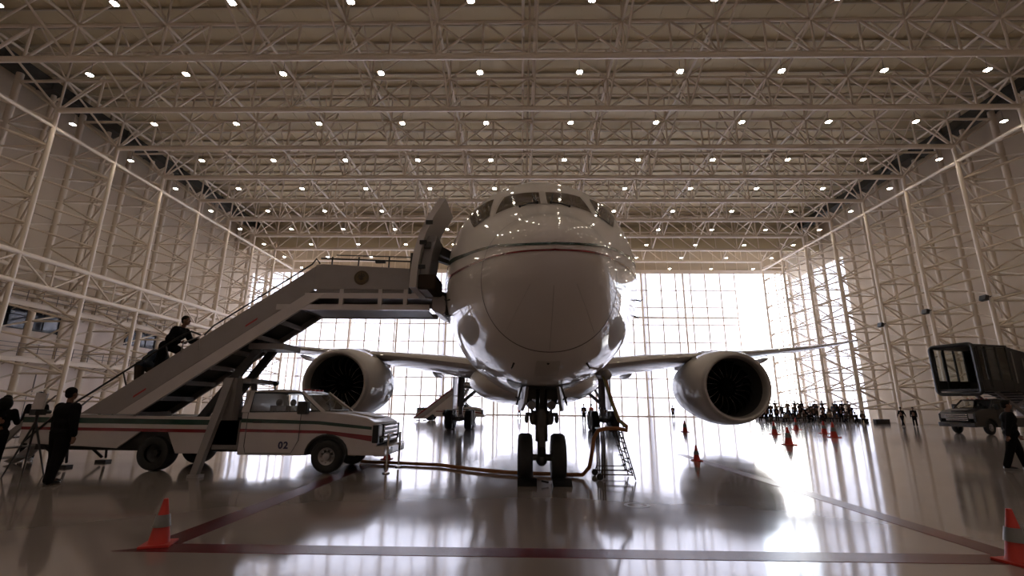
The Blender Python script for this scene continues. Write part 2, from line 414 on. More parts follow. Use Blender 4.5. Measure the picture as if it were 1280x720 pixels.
# low lattice girder on the left wall
t = empty('wall_girder', (CX-HW, Y1-SP, 10.3), label='white lattice girder crossing the left wall columns above the office windows', cat='girder')
for xx in (0, -4.1):
    rod('chord', (xx, 0, 0), (xx, 7*SP, 0), .2, STEEL, t, 10); rod('chord', (xx, 0, 2.15), (xx, 7*SP, 2.15), .2, STEEL, t, 10)
for q in range(7):
    a = q*SP
    rod('brace', (0, a, 2.15), (0, a+SP/2, 0), .075, STEEL, t, 6); rod('brace', (0, a+SP/2, 0), (0, a+SP, 2.15), .075, STEEL, t, 6)
    rod('post', (0, a+SP/2, 0), (0, a+SP/2, 2.15), .07, STEEL, t, 6)
    rod('strut', (0, a+SP/2, 0), (-4.1, a+SP/2, 0), .07, STEEL, t, 6); rod('strut', (0, a+SP/2, 2.15), (-4.1, a, 2.15), .07, STEEL, t, 6)
# service walkways
def walkway(y0, y1, z, x, label, n):
    t = empty('wall_walkway', (x, y0, z), label=label, cat='walkway')
    MB().b2(-1.1, .1, 0, y1-y0, -.12, 0).build('deck', STEELD, t)
    MB().b2(.0, .1, 0, y1-y0, -.45, -.12).build('edge_beam', STEEL, t)
    for h in (.35, .7, 1.05): rod('rail', (.05, 0, h), (.05, y1-y0, h), .025, TRUCKG, t, 6)
    for k in range(n+1):
        yy = (y1-y0)*k/n; rod('railing_post', (.05, yy, 0), (.05, yy, 1.1), .03, TRUCKG, t, 6)
        MB().beam((-1.0, yy, -.7), (.05, yy, -.1), .06, .06).build('bracket', STEELD, t)
walkway(30, 56, 5.2, -41.7, 'railed service walkway along the left wall below the office windows', 16)
walkway(30, 56, 9.75, -41.7, 'railed service walkway just under the lattice girder on the left wall', 20)
# the smooth office wall with its windows and doors
off = struct(MB().b2(XL, -43.2, 28, 60, 0, 10.2).build('wall_office', CLADW))
def office_window(idx, y0, y1, z0, z1, n):
    t = struct(empty('window_%d' % idx, (-43.2, y0, z0)))
    MB().b2(-.02, .04, 0, y1-y0, 0, z1-z0).build('pane', OFFGL, t)
    for a in (0, y1-y0): MB().b2(0, .12, a-.12, a+.12, -.1, z1-z0+.1).build('frame', BLACK, t)
    for a in (0, z1-z0): MB().b2(0, .12, 0, y1-y0, a-.06, a+.06).build('frame', BLACK, t)
    for k in range(1, n): MB().b2(0, .1, (y1-y0)*k/n-.04, (y1-y0)*k/n+.04, 0, z1-z0).build('mullion', BLACK, t)
    MB().b2(0, .1, 0, y1-y0, (z1-z0)*.66, (z1-z0)*.66+.06).build('transom', BLACK, t)
office_window(4, 33.5, 42.6, 7.65, 9.3, 6)
office_window(5, 50.2, 54.4, 7.65, 9.2, 3)
for n_, (y0, z0, z1, ww) in enumerate(((39.9, .1, 2.2, 1.3), (41.6, 1.9, 4.0, 1.5), (36.0, .1, 2.2, 1.2))):
    t = struct(empty('door_%d' % (n_+1), (-43.2, y0, z0)))
    MB().b2(0, .03, 0, ww, 0, z1-z0).build('leaf', CLADW, t)
    for a in (0, ww): MB().b2(0, .06, a-.03, a+.03, 0, z1-z0).build('frame', GEARL, t)
    MB().b2(0, .06, 0, ww, z1-z0-.03, z1-z0+.03).build('frame', GEARL, t)
bs = struct(MB().b2(-43.2, -43.12, 28, 60, 0, .25).build('baseboard_left', GEARL))

# ------------------------------------------------------------ ceiling lamps
hm = MB().lathe([(.0, .22), (.10, .22), (.14, .05), (.36, .02), (.36, -.03), (.30, -.03)], seg=14).box((0, 0, .12), (.5, .08, .1)).mesh('lamp_housing', GEARL)
lb = MB()
for a in range(4):
    cx_, cy_ = .165*math.cos(PI/4+a*PI/2), .165*math.sin(PI/4+a*PI/2)
    lb.lathe([(0, -.075), (.07, -.07), (.115, -.05), (.125, -.02)], (cx_, cy_, 0), seg=8)
lm = lb.mesh('lens', LENS)
rm = MB().tube([(0, 0, .2), (0, 0, 1.15)], .02, 5).mesh('hanging_rod', TRUCKG)
for r in range(-6, 9):
    y = Y1+r*SP
    for c in range(12):
        x = CX+(c-5.5)*6.7
        o = bpy.data.objects.new('ceiling_lamp', hm); COL.objects.link(o); o.location = (x, y, 23.35); o.scale = (.74,)*3
        rowtxt = ('%s visible row from the camera' % ORD[r+1]) if r >= -1 else ('%s row overhead before the visible ones' % ORD[-2-r])
        tag(o, 'ceiling lamp in the %s, %s from the left wall' % (rowtxt, ORD[c]), 'lamp', 'ceiling lamps hung under the roof trusses')
        l = bpy.data.objects.new('lens', lm); COL.objects.link(l); l.parent = o
        q = bpy.data.objects.new('hanging_rod', rm); COL.objects.link(q); q.parent = o

ST=[(0,3.56,3.54,.01,3.55),(.04,3.68,3.40,.17,3.54),(.15,3.80,3.22,.33,3.52),(.4,3.97,2.98,.53,3.49),(.9,4.24,2.70,.78,3.47),(1.6,4.56,2.38,1.03,3.50),(2.2,4.86,2.22,1.26,3.62),(2.8,5.20,2.12,1.48,3.77),(3.5,5.65,2.04,1.72,3.97),(4.2,6.15,2.0,1.94,4.17),(5,6.74,1.98,2.15,4.38),(6,7.31,1.98,2.34,4.58),(7,7.68,1.98,2.52,4.74),(8,7.85,1.98,2.66,4.85),(9,7.92,1.98,2.77,4.92),(10.5,7.92,1.98,2.85,4.95),(12,7.92,1.98,2.885,4.95),(36,7.92,1.98,2.885,4.95),(40,7.90,2.35,2.8,5.1),(44,7.82,3.1,2.5,5.5),(48,7.7,4.1,2.0,5.9),(52,7.5,5.2,1.3,6.3),(55,7.25,6.0,.75,6.6),(56.7,6.95,6.45,.25,6.7)]
def fst(s):
    s=max(0,min(56.7,s))
    n=len(ST)
    for i in range(n-1):
        if s<=ST[i+1][0]: break
    a,b=ST[i],ST[i+1]; h=b[0]-a[0]; t=(s-a[0])/h
    p=ST[max(i-1,0)]; q=ST[min(i+2,n-1)]
    out=[]
    for k in range(1,5):
        d=(b[k]-a[k])/h
        da=(a[k]-p[k])/(a[0]-p[0]) if i>0 else d
        db=(q[k]-b[k])/(q[0]-b[0]) if i+2<n else d
        ma=0 if da*d<=0 else 2*da*d/(da+d); mb=0 if db*d<=0 else 2*db*d/(db+d)
        if i==0: ma=d*1.3
        out.append((2*t**3-3*t*t+1)*a[k]+(t**3-2*t*t+t)*h*ma+(-2*t**3+3*t*t)*b[k]+(t**3-t*t)*h*mb)
    return out
NEXP=2.12
def fpt(s,a,off=0.0):
    """point on the fuselage skin; a=0 top, pi/2 right (+x), pi bottom"""
    zt,zb,w,zc=fst(s)
    sx,cz=math.sin(a),math.cos(a)
    e=2/NEXP
    x=(w+off)*math.copysign(abs(sx)**e,sx)
    r=(zt-zc) if cz>0 else (zc-zb)
    z=zc+(r+off)*math.copysign(abs(cz)**e,cz)
    return (x,s,z)
def fx(s,z):
    zt,zb,w,zc=fst(s)
    r=(zt-zc) if z>zc else (zc-zb)
    q=min(1,abs(z-zc)/r)
    return w*(1-q**NEXP)**(1/NEXP)
def finside(x,s,z):
    if s<0: return False
    zt,zb,w,zc=fst(s)
    if z>=zt or z<=zb: return False
    return abs(x)<fx(s,z)
# ------------------------------------------------------------ the airliner (local axes: x right, y aft, z up; origin on the floor under the nose)
plane = empty('passenger_airliner', (.39, 5.34, 0), -.0095, label='large white twin-engine airliner parked nose-on in the middle of the hangar', cat='aircraft')
ss = [0, .01, .04, .09, .15, .25, .4, .6, .9, 1.2, 1.6, 2.0, 2.4, 2.8, 3.2, 3.6, 4, 4.5, 5, 5.5, 6, 6.5, 7, 7.5, 8, 8.5, 9, 9.7, 10.5, 12, 15, 18, 22, 28, 33, 36, 38, 40, 42, 44, 46, 48, 50, 52, 54, 55.5, 56.7]
b = MB(); NS = 72
b.loft([[fpt(s, 2*PI*k/NS) for k in range(NS)] for s in ss], cap=True)
b.build('fuselage', PLANE, plane, angle=60)
def patch(name, corners, m, off=.012, nu=10, nv=8, rnd_=True, parent=None):
    """surface patch on the skin; corners (s,a) in order TL,TR,BR,BL"""
    parent = parent or plane
    rows = []
    for j in range(nv+1):
        v = j/nv; row = []
        for i in range(nu+1):
            u = i/nu
            s = (1-v)*((1-u)*corners[0][0]+u*corners[1][0])+v*((1-u)*corners[3][0]+u*corners[2][0])
            a = (1-v)*((1-u)*corners[0][1]+u*corners[1][1])+v*((1-u)*corners[3][1]+u*corners[2][1])
            row.append(fpt(s, a, off))
        rows.append(row)
    c = MB(); c.loft(rows, cap=False, closed=False); return c.build(name, m, parent, angle=70)
# flight deck windows: a grey surround first, then the glass
for sgn in (-1, 1):
    patch('window_surround', [(4.52, sgn*.44), (4.26, sgn*.012), (3.06, sgn*.012), (3.16, sgn*.64)], PLANEG, .008)
    patch('windshield', [(4.38, sgn*.41), (4.2, sgn*.03), (3.15, sgn*.035), (3.30, sgn*.585)], CGLASS, .016)
    patch('side_window', [(4.62, sgn*.53), (3.42, sgn*.66), (3.62, sgn*.90), (5.3, sgn*.88)], CGLASS, .016)
    wp = MB().tube([fpt(3.1, sgn*.07, .05), fpt(3.02, sgn*.16, .06), fpt(2.92, sgn*.28, .05)], .014, 6).tube([fpt(3.1, sgn*.07, .05), fpt(3.9, sgn*.10, .06)], .014, 6)
    wp.ball(fpt(3.1, sgn*.07, .05), .03).ball(fpt(2.92, sgn*.28, .05), .025).build('wiper', BLACK, plane)
patch('window_post', [(4.3, -.018), (4.3, .018), (3.1, .022), (3.1, -.022)], PLANEG, .02)
# radome joint: a fine dark ring round the nose
r = []
N = 96
for k in range(N+1):
    a = 2*PI*k/N; r.append((fpt(1.585, a, .004), fpt(1.615, a, .004)))
c = MB(); c.loft([[p for p, q in r], [q for p, q in r]], cap=False, closed=False); c.build('radome_joint', SEAM, plane, angle=70)
for sgn in (-1, 1):                                            # lightning strips below the nose tip
    pts = [fpt(.35+1.15*t, sgn*(2.55-.1*t), .004) for t in [i/10 for i in range(11)]]
    MB().tube(pts, .003, 4).build('lightning_strip', PLANEG, plane)
MB().tube([fpt(.3+1.25*i/10, PI, .003) for i in range(11)], .005, 4).build('lightning_strip', PLANEG, plane)
# livery stripes that wrap round the nose
def stripe(name, tab, wtab, m):
    def lerp(tb, s):
        for i in range(len(tb)-1):
            (a, p_), (c_, q_) = tb[i], tb[i+1]
            if s <= c_:
                t = max(0, s-a)/(c_-a); h = c_-a
                m0 = (q_-tb[i-1][1])/(c_-tb[i-1][0]) if i else (q_-p_)/h
                m1 = (tb[i+2][1]-p_)/(tb[i+2][0]-a) if i+2 < len(tb) else (q_-p_)/h
                return (2*t**3-3*t*t+1)*p_+(t**3-2*t*t+t)*h*m0+(-2*t**3+3*t*t)*q_+(t**3-t*t)*h*m1
        return tb[-1][1]
    sl = [.03, .06, .1, .16, .25, .4]+[.55+.15*i for i in range(40)]+[6.6, 7, 7.5, 8, 8.5, 9, 9.5, 10, 11, 12, 16, 22, 28, 34, 36]
    rows = []
    for sgn in (-1, 1):
        seq = sl[::-1] if sgn < 0 else sl
        for s in seq:
            z = lerp(tab, s); h = lerp(wtab, s)/2
            row = []
            for zz in (z-h, z-h/3, z+h/3, z+h):
                x = fx(s, zz)
                row.append((sgn*(x+.007), s-.012*max(0, 1-s/2), zz))
            rows.append(row)
        if sgn < 0:
            z = tab[0][1]; h = wtab[0][1]/2; rows.append([(0, -.010, zz) for zz in (z-h, z-h/3, z+h/3, z+h)])
    c = MB(); c.loft(rows, cap=False, closed=False); return c.build(name, m, plane, angle=70)
stripe('green_stripe', [(.02, 3.50), (.22, 3.56), (.6, 3.68), (1.2, 3.88), (1.95, 4.09), (3.22, 4.38), (4.35, 4.63), (6.5, 5.0), (10, 5.25), (36, 5.4)], [(0, .03), (1, .038), (3, .075), (6, .16), (36, .2)], GREEN)
stripe('red_stripe', [(.02, 3.42), (.4, 3.51), (1.91, 3.86), (4.6, 4.31), (6.5, 4.62), (10, 4.85), (36, 5.0)], [(0, .022), (2, .034), (6, .07), (36, .1)], RED)
# cabin windows
for sgn in (-1, 1):
    for k in range(44):
        s = 8.6+k*.64
        if 17.5 < s < 18.5: continue
        z = 5.55; zt, zb, w_, zc = fst(s)
        rows = [[(sgn*(fx(s, z+dz)+.01), s+ds, z+dz) for ds in (-.12, 0, .12)] for dz in (-.2, -.07, .07, .2)]
        MB().loft(rows, cap=False, closed=False).build('cabin_window', CGLASS, plane)
# black patch painting the unlit door opening on the stair side, probes and vents on the chin
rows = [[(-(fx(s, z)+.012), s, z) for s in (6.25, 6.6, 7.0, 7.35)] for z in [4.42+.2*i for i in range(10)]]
MB().loft(rows, cap=False, closed=False).build('doorway_shade', BLACK, plane)
for sgn, s, a in ((-1, 2.42, 2.75), (1, 2.6, 2.67), (-1, 4.4, 1.75), (1, 4.4, 1.75), (-1, 4.9, 1.9), (1, 4.9, 1.9)):
    p0 = Vector(fpt(s, sgn*a, 0)); p1 = Vector(fpt(s-.02, sgn*a, .1))
    MB().tube([p0, p1], [.02, .012], 6).tube([p1+Vector((0, .05, 0)), p1+Vector((0, -.15, 0))], [.012, .008], 6).build('probe', BLACK, plane)
patch('nose_panel', [(1.95, PI-.14), (1.95, PI+.14), (2.9, PI+.12), (2.9, PI-.12)], PLANEG, .004)
MB().ball(fpt(2.05, PI, .0), .025).build('drain_mast', BLACK, plane)
for sgn in (-1, 1):
    p = Vector(fpt(3.6, sgn*2.5, 0)); q = Vector(fpt(4.6, sgn*2.5, 0))
    MB().tube([p, q], .006, 4).build('panel_line', SEAM, plane)

# ---- wing-to-body fairing
fr = []
for s, wd, zb, zt in ((13.5, .6, 2.1, 2.8), (15, 2.2, 1.85, 3.2), (17, 3.0, 1.68, 3.7), (20, 3.25, 1.6, 3.9), (26, 3.3, 1.6, 3.9), (30, 3.1, 1.65, 3.7), (33, 2.4, 1.85, 3.3), (36, 1.0, 2.2, 2.9)):
    zc = (zb+zt)/2; hh = (zt-zb)/2
    fr.append([(wd*math.copysign(abs(math.cos(2*PI*k/32))**.8, math.cos(2*PI*k/32)), s, zc+hh*math.sin(2*PI*k/32)) for k in range(32)])
MB().loft(fr).build('belly_fairing', PLANE, plane, angle=60)

# ---- wings
AF = [(1, 0), (.9, .22), (.75, .5), (.55, .82), (.4, 1), (.25, .98), (.12, .76), (.05, .5), (.015, .26), (0, 0), (.015, -.2), (.05, -.38), (.12, -.55), (.25, -.68), (.4, -.66), (.55, -.5), (.75, -.2), (.9, -.06)]
WST = [(1.5, 15.8, 3.2, 13.5, 1.55), (3.2, 17.0, 3.5, 12.2, 1.3), (6, 19.0, 3.95, 9.9, 1.05), (9.4, 21.4, 4.4, 8.3, .8), (14, 24.5, 4.97, 6.6, .6), (20, 28.6, 5.82, 4.6, .4), (25, 32.2, 6.7, 3.2, .26), (27.5, 34.6, 7.2, 2.4, .18), (29.3, 37.4, 7.6, 1.4, .1), (30.06, 39.6, 7.78, .35, .04)]
for sgn in (-1, 1):
    rings = []
    for x, s, z, ch, th in WST:
        rings.append([(sgn*x, s+ch*u, z+th*.5*v-ch*u*.02) for u, v in AF])
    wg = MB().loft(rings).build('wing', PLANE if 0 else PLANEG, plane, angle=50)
    for x in (6.4, 13.2, 17.6):                                # flap track fairings
        i = max(j for j in range(len(WST)-1) if WST[j][0] <= x); A, B = WST[i], WST[i+1]; t = (x-A[0])/(B[0]-A[0])
        s, z, ch = (A[j]+(B[j]-A[j])*t for j in (1, 2, 3))
        L = 4.6 if x < 10 else 3.4
        pts = [(sgn*x, s+ch*.62+L*u, z-.30-.12*math.sin(PI*u)) for u in (0, .1, .3, .55, .8, 1)]
        MB().tube(pts, [.03, .12, .19, .19, .12, .02], 10).build('flap_fairing', PLANEG, wg)
    # ---- engine
    ex, ey, ez = sgn*9.73, 17.83, 2.56
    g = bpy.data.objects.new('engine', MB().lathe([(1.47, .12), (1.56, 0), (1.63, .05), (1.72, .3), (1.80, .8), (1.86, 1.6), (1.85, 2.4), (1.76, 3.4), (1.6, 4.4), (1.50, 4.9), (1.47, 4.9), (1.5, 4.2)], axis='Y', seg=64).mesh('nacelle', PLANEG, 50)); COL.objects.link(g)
    g.parent = plane; g.location = (ex, ey, ez); g.rotation_euler = (math.radians(1.5), 0, sgn*math.radians(1.5))
    MB().lathe([(1.40, .45), (1.40, .2), (1.45, .06), (1.50, -.02), (1.57, -.02), (1.64, .06), (1.68, .16)], axis='Y', seg=64).build('inlet_lip', LIP, g, angle=60)
    MB().lathe([(1.41, .35), (1.38, .7), (1.40, 1.4), (1.40, 1.9), (.0, 1.95)], axis='Y', seg=48).build('inlet_duct', INLET, g, angle=60)
    MB().lathe([(0, .72), (.06, .78), (.2, .98), (.34, 1.25), (.40, 1.5), (.40, 1.7)], axis='Y', seg=24).build('spinner', FAN, g, angle=60)
    for kk in range(18):
        a = 2*PI*kk/18; rows = []
        for j in range(9):
            t = j/8; rr = .36+1.0*t; sw = .18*math.sin(PI*t)-.20*t; tw = 1.0-.75*t
            row = []
            for u in (-1, -.33, .33, 1):
                wv = (.20+.09*math.sin(PI*t*.9))*u
                ang = a+sw*.6+wv*math.sin(1.15*(1-t*.15)-.25*(1-t))/rr*.9
                row.append((rr*math.cos(ang), 1.45+wv*math.cos(.5+.6*t)-.12*math.sin(PI*t), rr*math.sin(ang)))
            rows.append(row)
        bl = MB().loft(rows, cap=False, closed=False).build('fan_blade', FAN, g, angle=60)
        if kk % 2 == 0: pass
        MB().tube([rw[0] for rw in rows[1:]], .006, 4).build('blade_edge', FANT, bl)
    MB().lathe([(1.25, 4.2), (1.1, 5.0), (.75, 6.2), (.68, 6.2), (.7, 5)], axis='Y', seg=40).build('core_cowl', GEARL, g, angle=60)
    MB().lathe([(.5, 5.2), (.42, 6.3), (.02, 7.2)], axis='Y', seg=24).build('exhaust_cone', GEARL, g, angle=60)
    # strake on the inboard side of the nacelle
    a = PI/2+sgn*.75
    MB().prism([(0, 0), (.9, .28), (1.35, .28), (1.45, 0)], -.015, .015, axis='X').build('strake', PLANEG, g, loc=(1.72*math.cos(a)*1.0, 1.0, 1.72*math.sin(a)))
    # pylon
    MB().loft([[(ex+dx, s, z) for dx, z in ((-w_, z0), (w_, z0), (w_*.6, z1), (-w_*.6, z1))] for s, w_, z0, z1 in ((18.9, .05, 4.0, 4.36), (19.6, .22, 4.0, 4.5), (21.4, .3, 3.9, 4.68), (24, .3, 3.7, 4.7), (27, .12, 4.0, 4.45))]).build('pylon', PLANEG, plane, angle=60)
# ---- tail
fin = [(6.9, 44.5, 9.5, .9), (8, 45.9, 8.4, .8), (12, 49.6, 5.9, .55), (16.2, 53.6, 3.4, .3), (16.9, 55.0, 2.0, .12)]
MB().loft([[(th*.5*v, s+ch*u, z) for u, v in AF] for z, s, ch, th in fin]).build('tail_fin', PLANE, plane, angle=50)
for sgn in (-1, 1):
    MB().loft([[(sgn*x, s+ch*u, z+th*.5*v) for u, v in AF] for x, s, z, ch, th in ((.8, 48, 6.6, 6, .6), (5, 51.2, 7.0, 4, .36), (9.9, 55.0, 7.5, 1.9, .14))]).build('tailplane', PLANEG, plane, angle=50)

# ---- nose gear
def tyre(r, w_): return MB().lathe([(r*.52, -w_*.42), (r*.75, -w_*.5), (r*.92, -w_*.46), (r, -w_*.28), (r, w_*.28), (r*.92, w_*.46), (r*.75, w_*.5), (r*.52, w_*.42)], axis='X', seg=36)
ng = empty('nose_gear', (0, 5.54, 0), parent=plane)
S = MB()
S.tube([(0, .05, .42), (0, .03, .9)], .095, 14).tube([(0, .03, .85), (0, 0, 2.3)], .14, 14).tube([(0, .03, 1.2), (0, .02, 1.5)], .19, 14)
S.tube([(-.3, .05, .508), (.3, .05, .508)], .07, 12).ball((0, .05, .47), (.13, .13, .15))
S.build('shock_strut', GEAR, ng)
MB().beam((0, -.2, .75), (0, -.05, .55), .12, .05).beam((0, -.2, .75), (0, -.1, 1.15), .12, .05).build('torque_link', GEAR, ng)
MB().beam((0, .1, 1.5), (0, -1.5, 2.2), .1, .1).beam((-.28, .1, 1.6), (-.45, .3, 2.2), .07, .07).beam((.28, .1, 1.6), (.45, .3, 2.2), .07, .07).b2(-.42, .42, -.05, .12, 1.75, 2.05).build('drag_brace', GEAR, ng)
for sgn in (-1, 1):
    o = tyre(.508, .33).build('tyre', RUB, ng, loc=(sgn*.36, .05, .508), angle=50)
    MB().lathe([(.27, -.12), (.2, -.06), (.08, -.08), (.0, -.08)], axis='X', seg=20).lathe([(.27, .12), (.2, .06), (.08, .08), (.0, .08)], axis='X', seg=20).build('wheel_rim', GEARL, o)
    h = MB().tube([(sgn*.1, -.1, 1.42), (sgn*.36, -.1, 1.42)], .045, 8)
    h.ball((sgn*.2, -.14, 1.34), (.07, .08, .14)).ball((sgn*.33, -.12, 1.33), (.05, .06, .10)).tube([(sgn*.2, -.1, 1.42), (sgn*.24, -.05, 1.75)], .03, 6)
    h.build('steering_unit', GEAR, ng)
    MB().lathe([(0, -.1), (.09, -.1), (.1, .02), (.05, .08)], (sgn*.22, -.14, 1.62), axis='Y', seg=14).build('landing_light', GEARL, ng)
    MB().prism([(-.95, 2.12), (.75, 2.10), (.55, 1.72), (.2, 1.52), (-.3, 1.50), (-.8, 1.66)], -.03, .03, axis='X').build('gear_door', GEARL, ng, loc=(sgn*.60, 0, 0)).rotation_euler = (0, sgn*math.radians(-5), sgn*math.radians(-7))
    MB().tube([(sgn*.16, 0, 1.55), (sgn*.58, .1, 1.8)], .02, 6).tube([(sgn*.55, -.3, 1.62), (sgn*.42, -.1, 2.1)], .022, 6).build('door_link', GEAR, ng)
patch('gear_bay_shade', [(4.3, PI-.36), (4.3, PI+.36), (7.0, PI+.26), (7.0, PI-.26)], BLACK, .01)  # bay is not cut out: its darkness is a black patch on the skin
# ---- main gear
for sgn in (-1, 1):
    mg = empty('main_gear', (sgn*4.9, 28.3, 0), parent=plane)
    MB().tube([(0, 0, .7), (0, 0, 1.6)], .15, 12).tube([(0, 0, 1.5), (0, 0, 3.7)], .24, 12).ball((0, 0, .75), (.25, .35, .25)).build('shock_strut', GEARL, mg)
    MB().beam((0, -.95, .68), (0, .95, .68), .26, .3).tube([(-.6, -.74, .68), (.6, -.74, .68)], .09, 10).tube([(-.6, .74, .68), (.6, .74, .68)], .09, 10).build('bogie_beam', GEAR, mg)
    MB().tube([(0, 0, 1.7), (-sgn*1.9, -.2, 3.3)], .12, 8).tube([(0, 0, 2.9), (-sgn*1.0, -.1, 2.7)], .07, 8).tube([(0, .2, 1.9), (-sgn*.6, 1.9, 3.5)], .09, 8).build('side_brace', GEARL, mg)
    MB().beam((0, .3, 1.0), (0, .55, 1.3), .2, .08).beam((0, .55, 1.3), (0, .2, 1.8), .2, .08).build('torque_link', GEAR, mg)
    MB().prism([(-1.0, 1.35), (.8, 1.35), (1.0, 3.5), (-1.1, 3.5)], -.03, .03, axis='X').build('gear_door', PLANEG, mg, loc=(sgn*.42, 0, 0))
    MB().beam((-sgn*2.2, -1.2, 1.5), (-sgn*1.6, -1.2, 2.3), 2.2, .05, up=(0, 1, 0)).build('bay_door', PLANEG, mg) if 0 else None
    for dx in (-.66, .66):
        for dy in (-.74, .74):
            o = tyre(.65, .5).build('tyre', RUB, mg, loc=(dx, dy, .65), angle=50)
            MB().lathe([(.34, -.19), (.25, -.1), (.1, -.14), (0, -.14)], axis='X', seg=18).lathe([(.34, .19), (.25, .1), (.1, .14), (0, .14)], axis='X', seg=18).build('wheel_rim', GEAR, o)
# ---- passenger door swung out and forward
dr = empty('cabin_door', (0, 0, 0), parent=plane)
prof = [(-3.06, 4.22), (-3.05, 4.6), (-3.00, 5.1), (-2.89, 5.55), (-2.73, 5.95), (-2.46, 6.42)]
prof = [(x+.02, z) for x, z in prof]
inner = [(x+.16, z) for x, z in prof]
rings = [[(px, y, pz) for px, pz in prof]+[(px, y, pz) for px, pz in inner[::-1]] for y in (5.05, 5.12, 6.18, 6.25)]
MB().loft(rings).build('door_panel', PLANEG, dr, angle=40)
MB().prism([(x+.17, z) for x, z in prof[0:4]]+[(x+.40, z) for x, z in prof[0:4][::-1]], 5.25, 6.1).build('door_lining', GEARL, dr, bevel=.02)
MB().b2(-2.88, -2.45, 5.2, 6.1, 4.22, 4.58).build('slide_pack', BROWN, dr, bevel=.04)
MB().beam((-2.75, 5.8, 5.45), (-2.0, 6.5, 5.25), .16, .22).beam((-2.75, 5.8, 5.2), (-2.2, 6.3, 5.12), .12, .1).box((-2.70, 5.35, 5.3), (.16, .3, .16)).build('hinge_arm', GEAR, dr)
for z in (4.7, 5.3, 5.8): MB().box((-2.76+(.12 if z > 5.5 else 0), 5.02, z), (.16, .05, .09)).build('door_latch', BLACK, dr)
# ------------------------------------------------------------ people
def limb(c, a, b, r0, r1):
    a = Vector(a); b = Vector(b); n = 5
    c.tube([a+(b-a)*i/n for i in range(n+1)], [r0+(r1-r0)*i/n for i in range(n+1)], 10); c.ball(a, r0, 10, 6); c.ball(b, r1, 10, 6)
def ik(a, b, l1, l2, bend):
    a = Vector(a); b = Vector(b); d = b-a; L = d.length; mx = (l1+l2)*.999
    if L > mx: b = a+d*(mx/L); d = b-a; L = mx
    x = (l1*l1-l2*l2+L*L)/(2*L); h = math.sqrt(max(0, l1*l1-x*x)); n = d.normalized()
    u = Vector(bend)-n*Vector(bend).dot(n); u.normalize()
    return a+n*x+u*h, b
def fuse(c, name, m, voxel, parent, smooth=1):
    me = c.mesh(name, m, 80); o = bpy.data.objects.new(name, me); COL.objects.link(o)
    r = o.modifiers.new('r', 'REMESH'); r.mode = 'VOXEL'; r.voxel_size = voxel
    s = o.modifiers.new('s', 'SMOOTH'); s.factor = .5; s.iterations = smooth*2
    dg = bpy.context.evaluated_depsgraph_get(); new = bpy.data.meshes.new_from_object(o.evaluated_get(dg))
    o.modifiers.clear(); o.data = new; bpy.data.meshes.remove(me); new.name = name
    new.polygons.foreach_set('use_smooth', [True]*len(new.polygons)); o.parent = parent
    return o
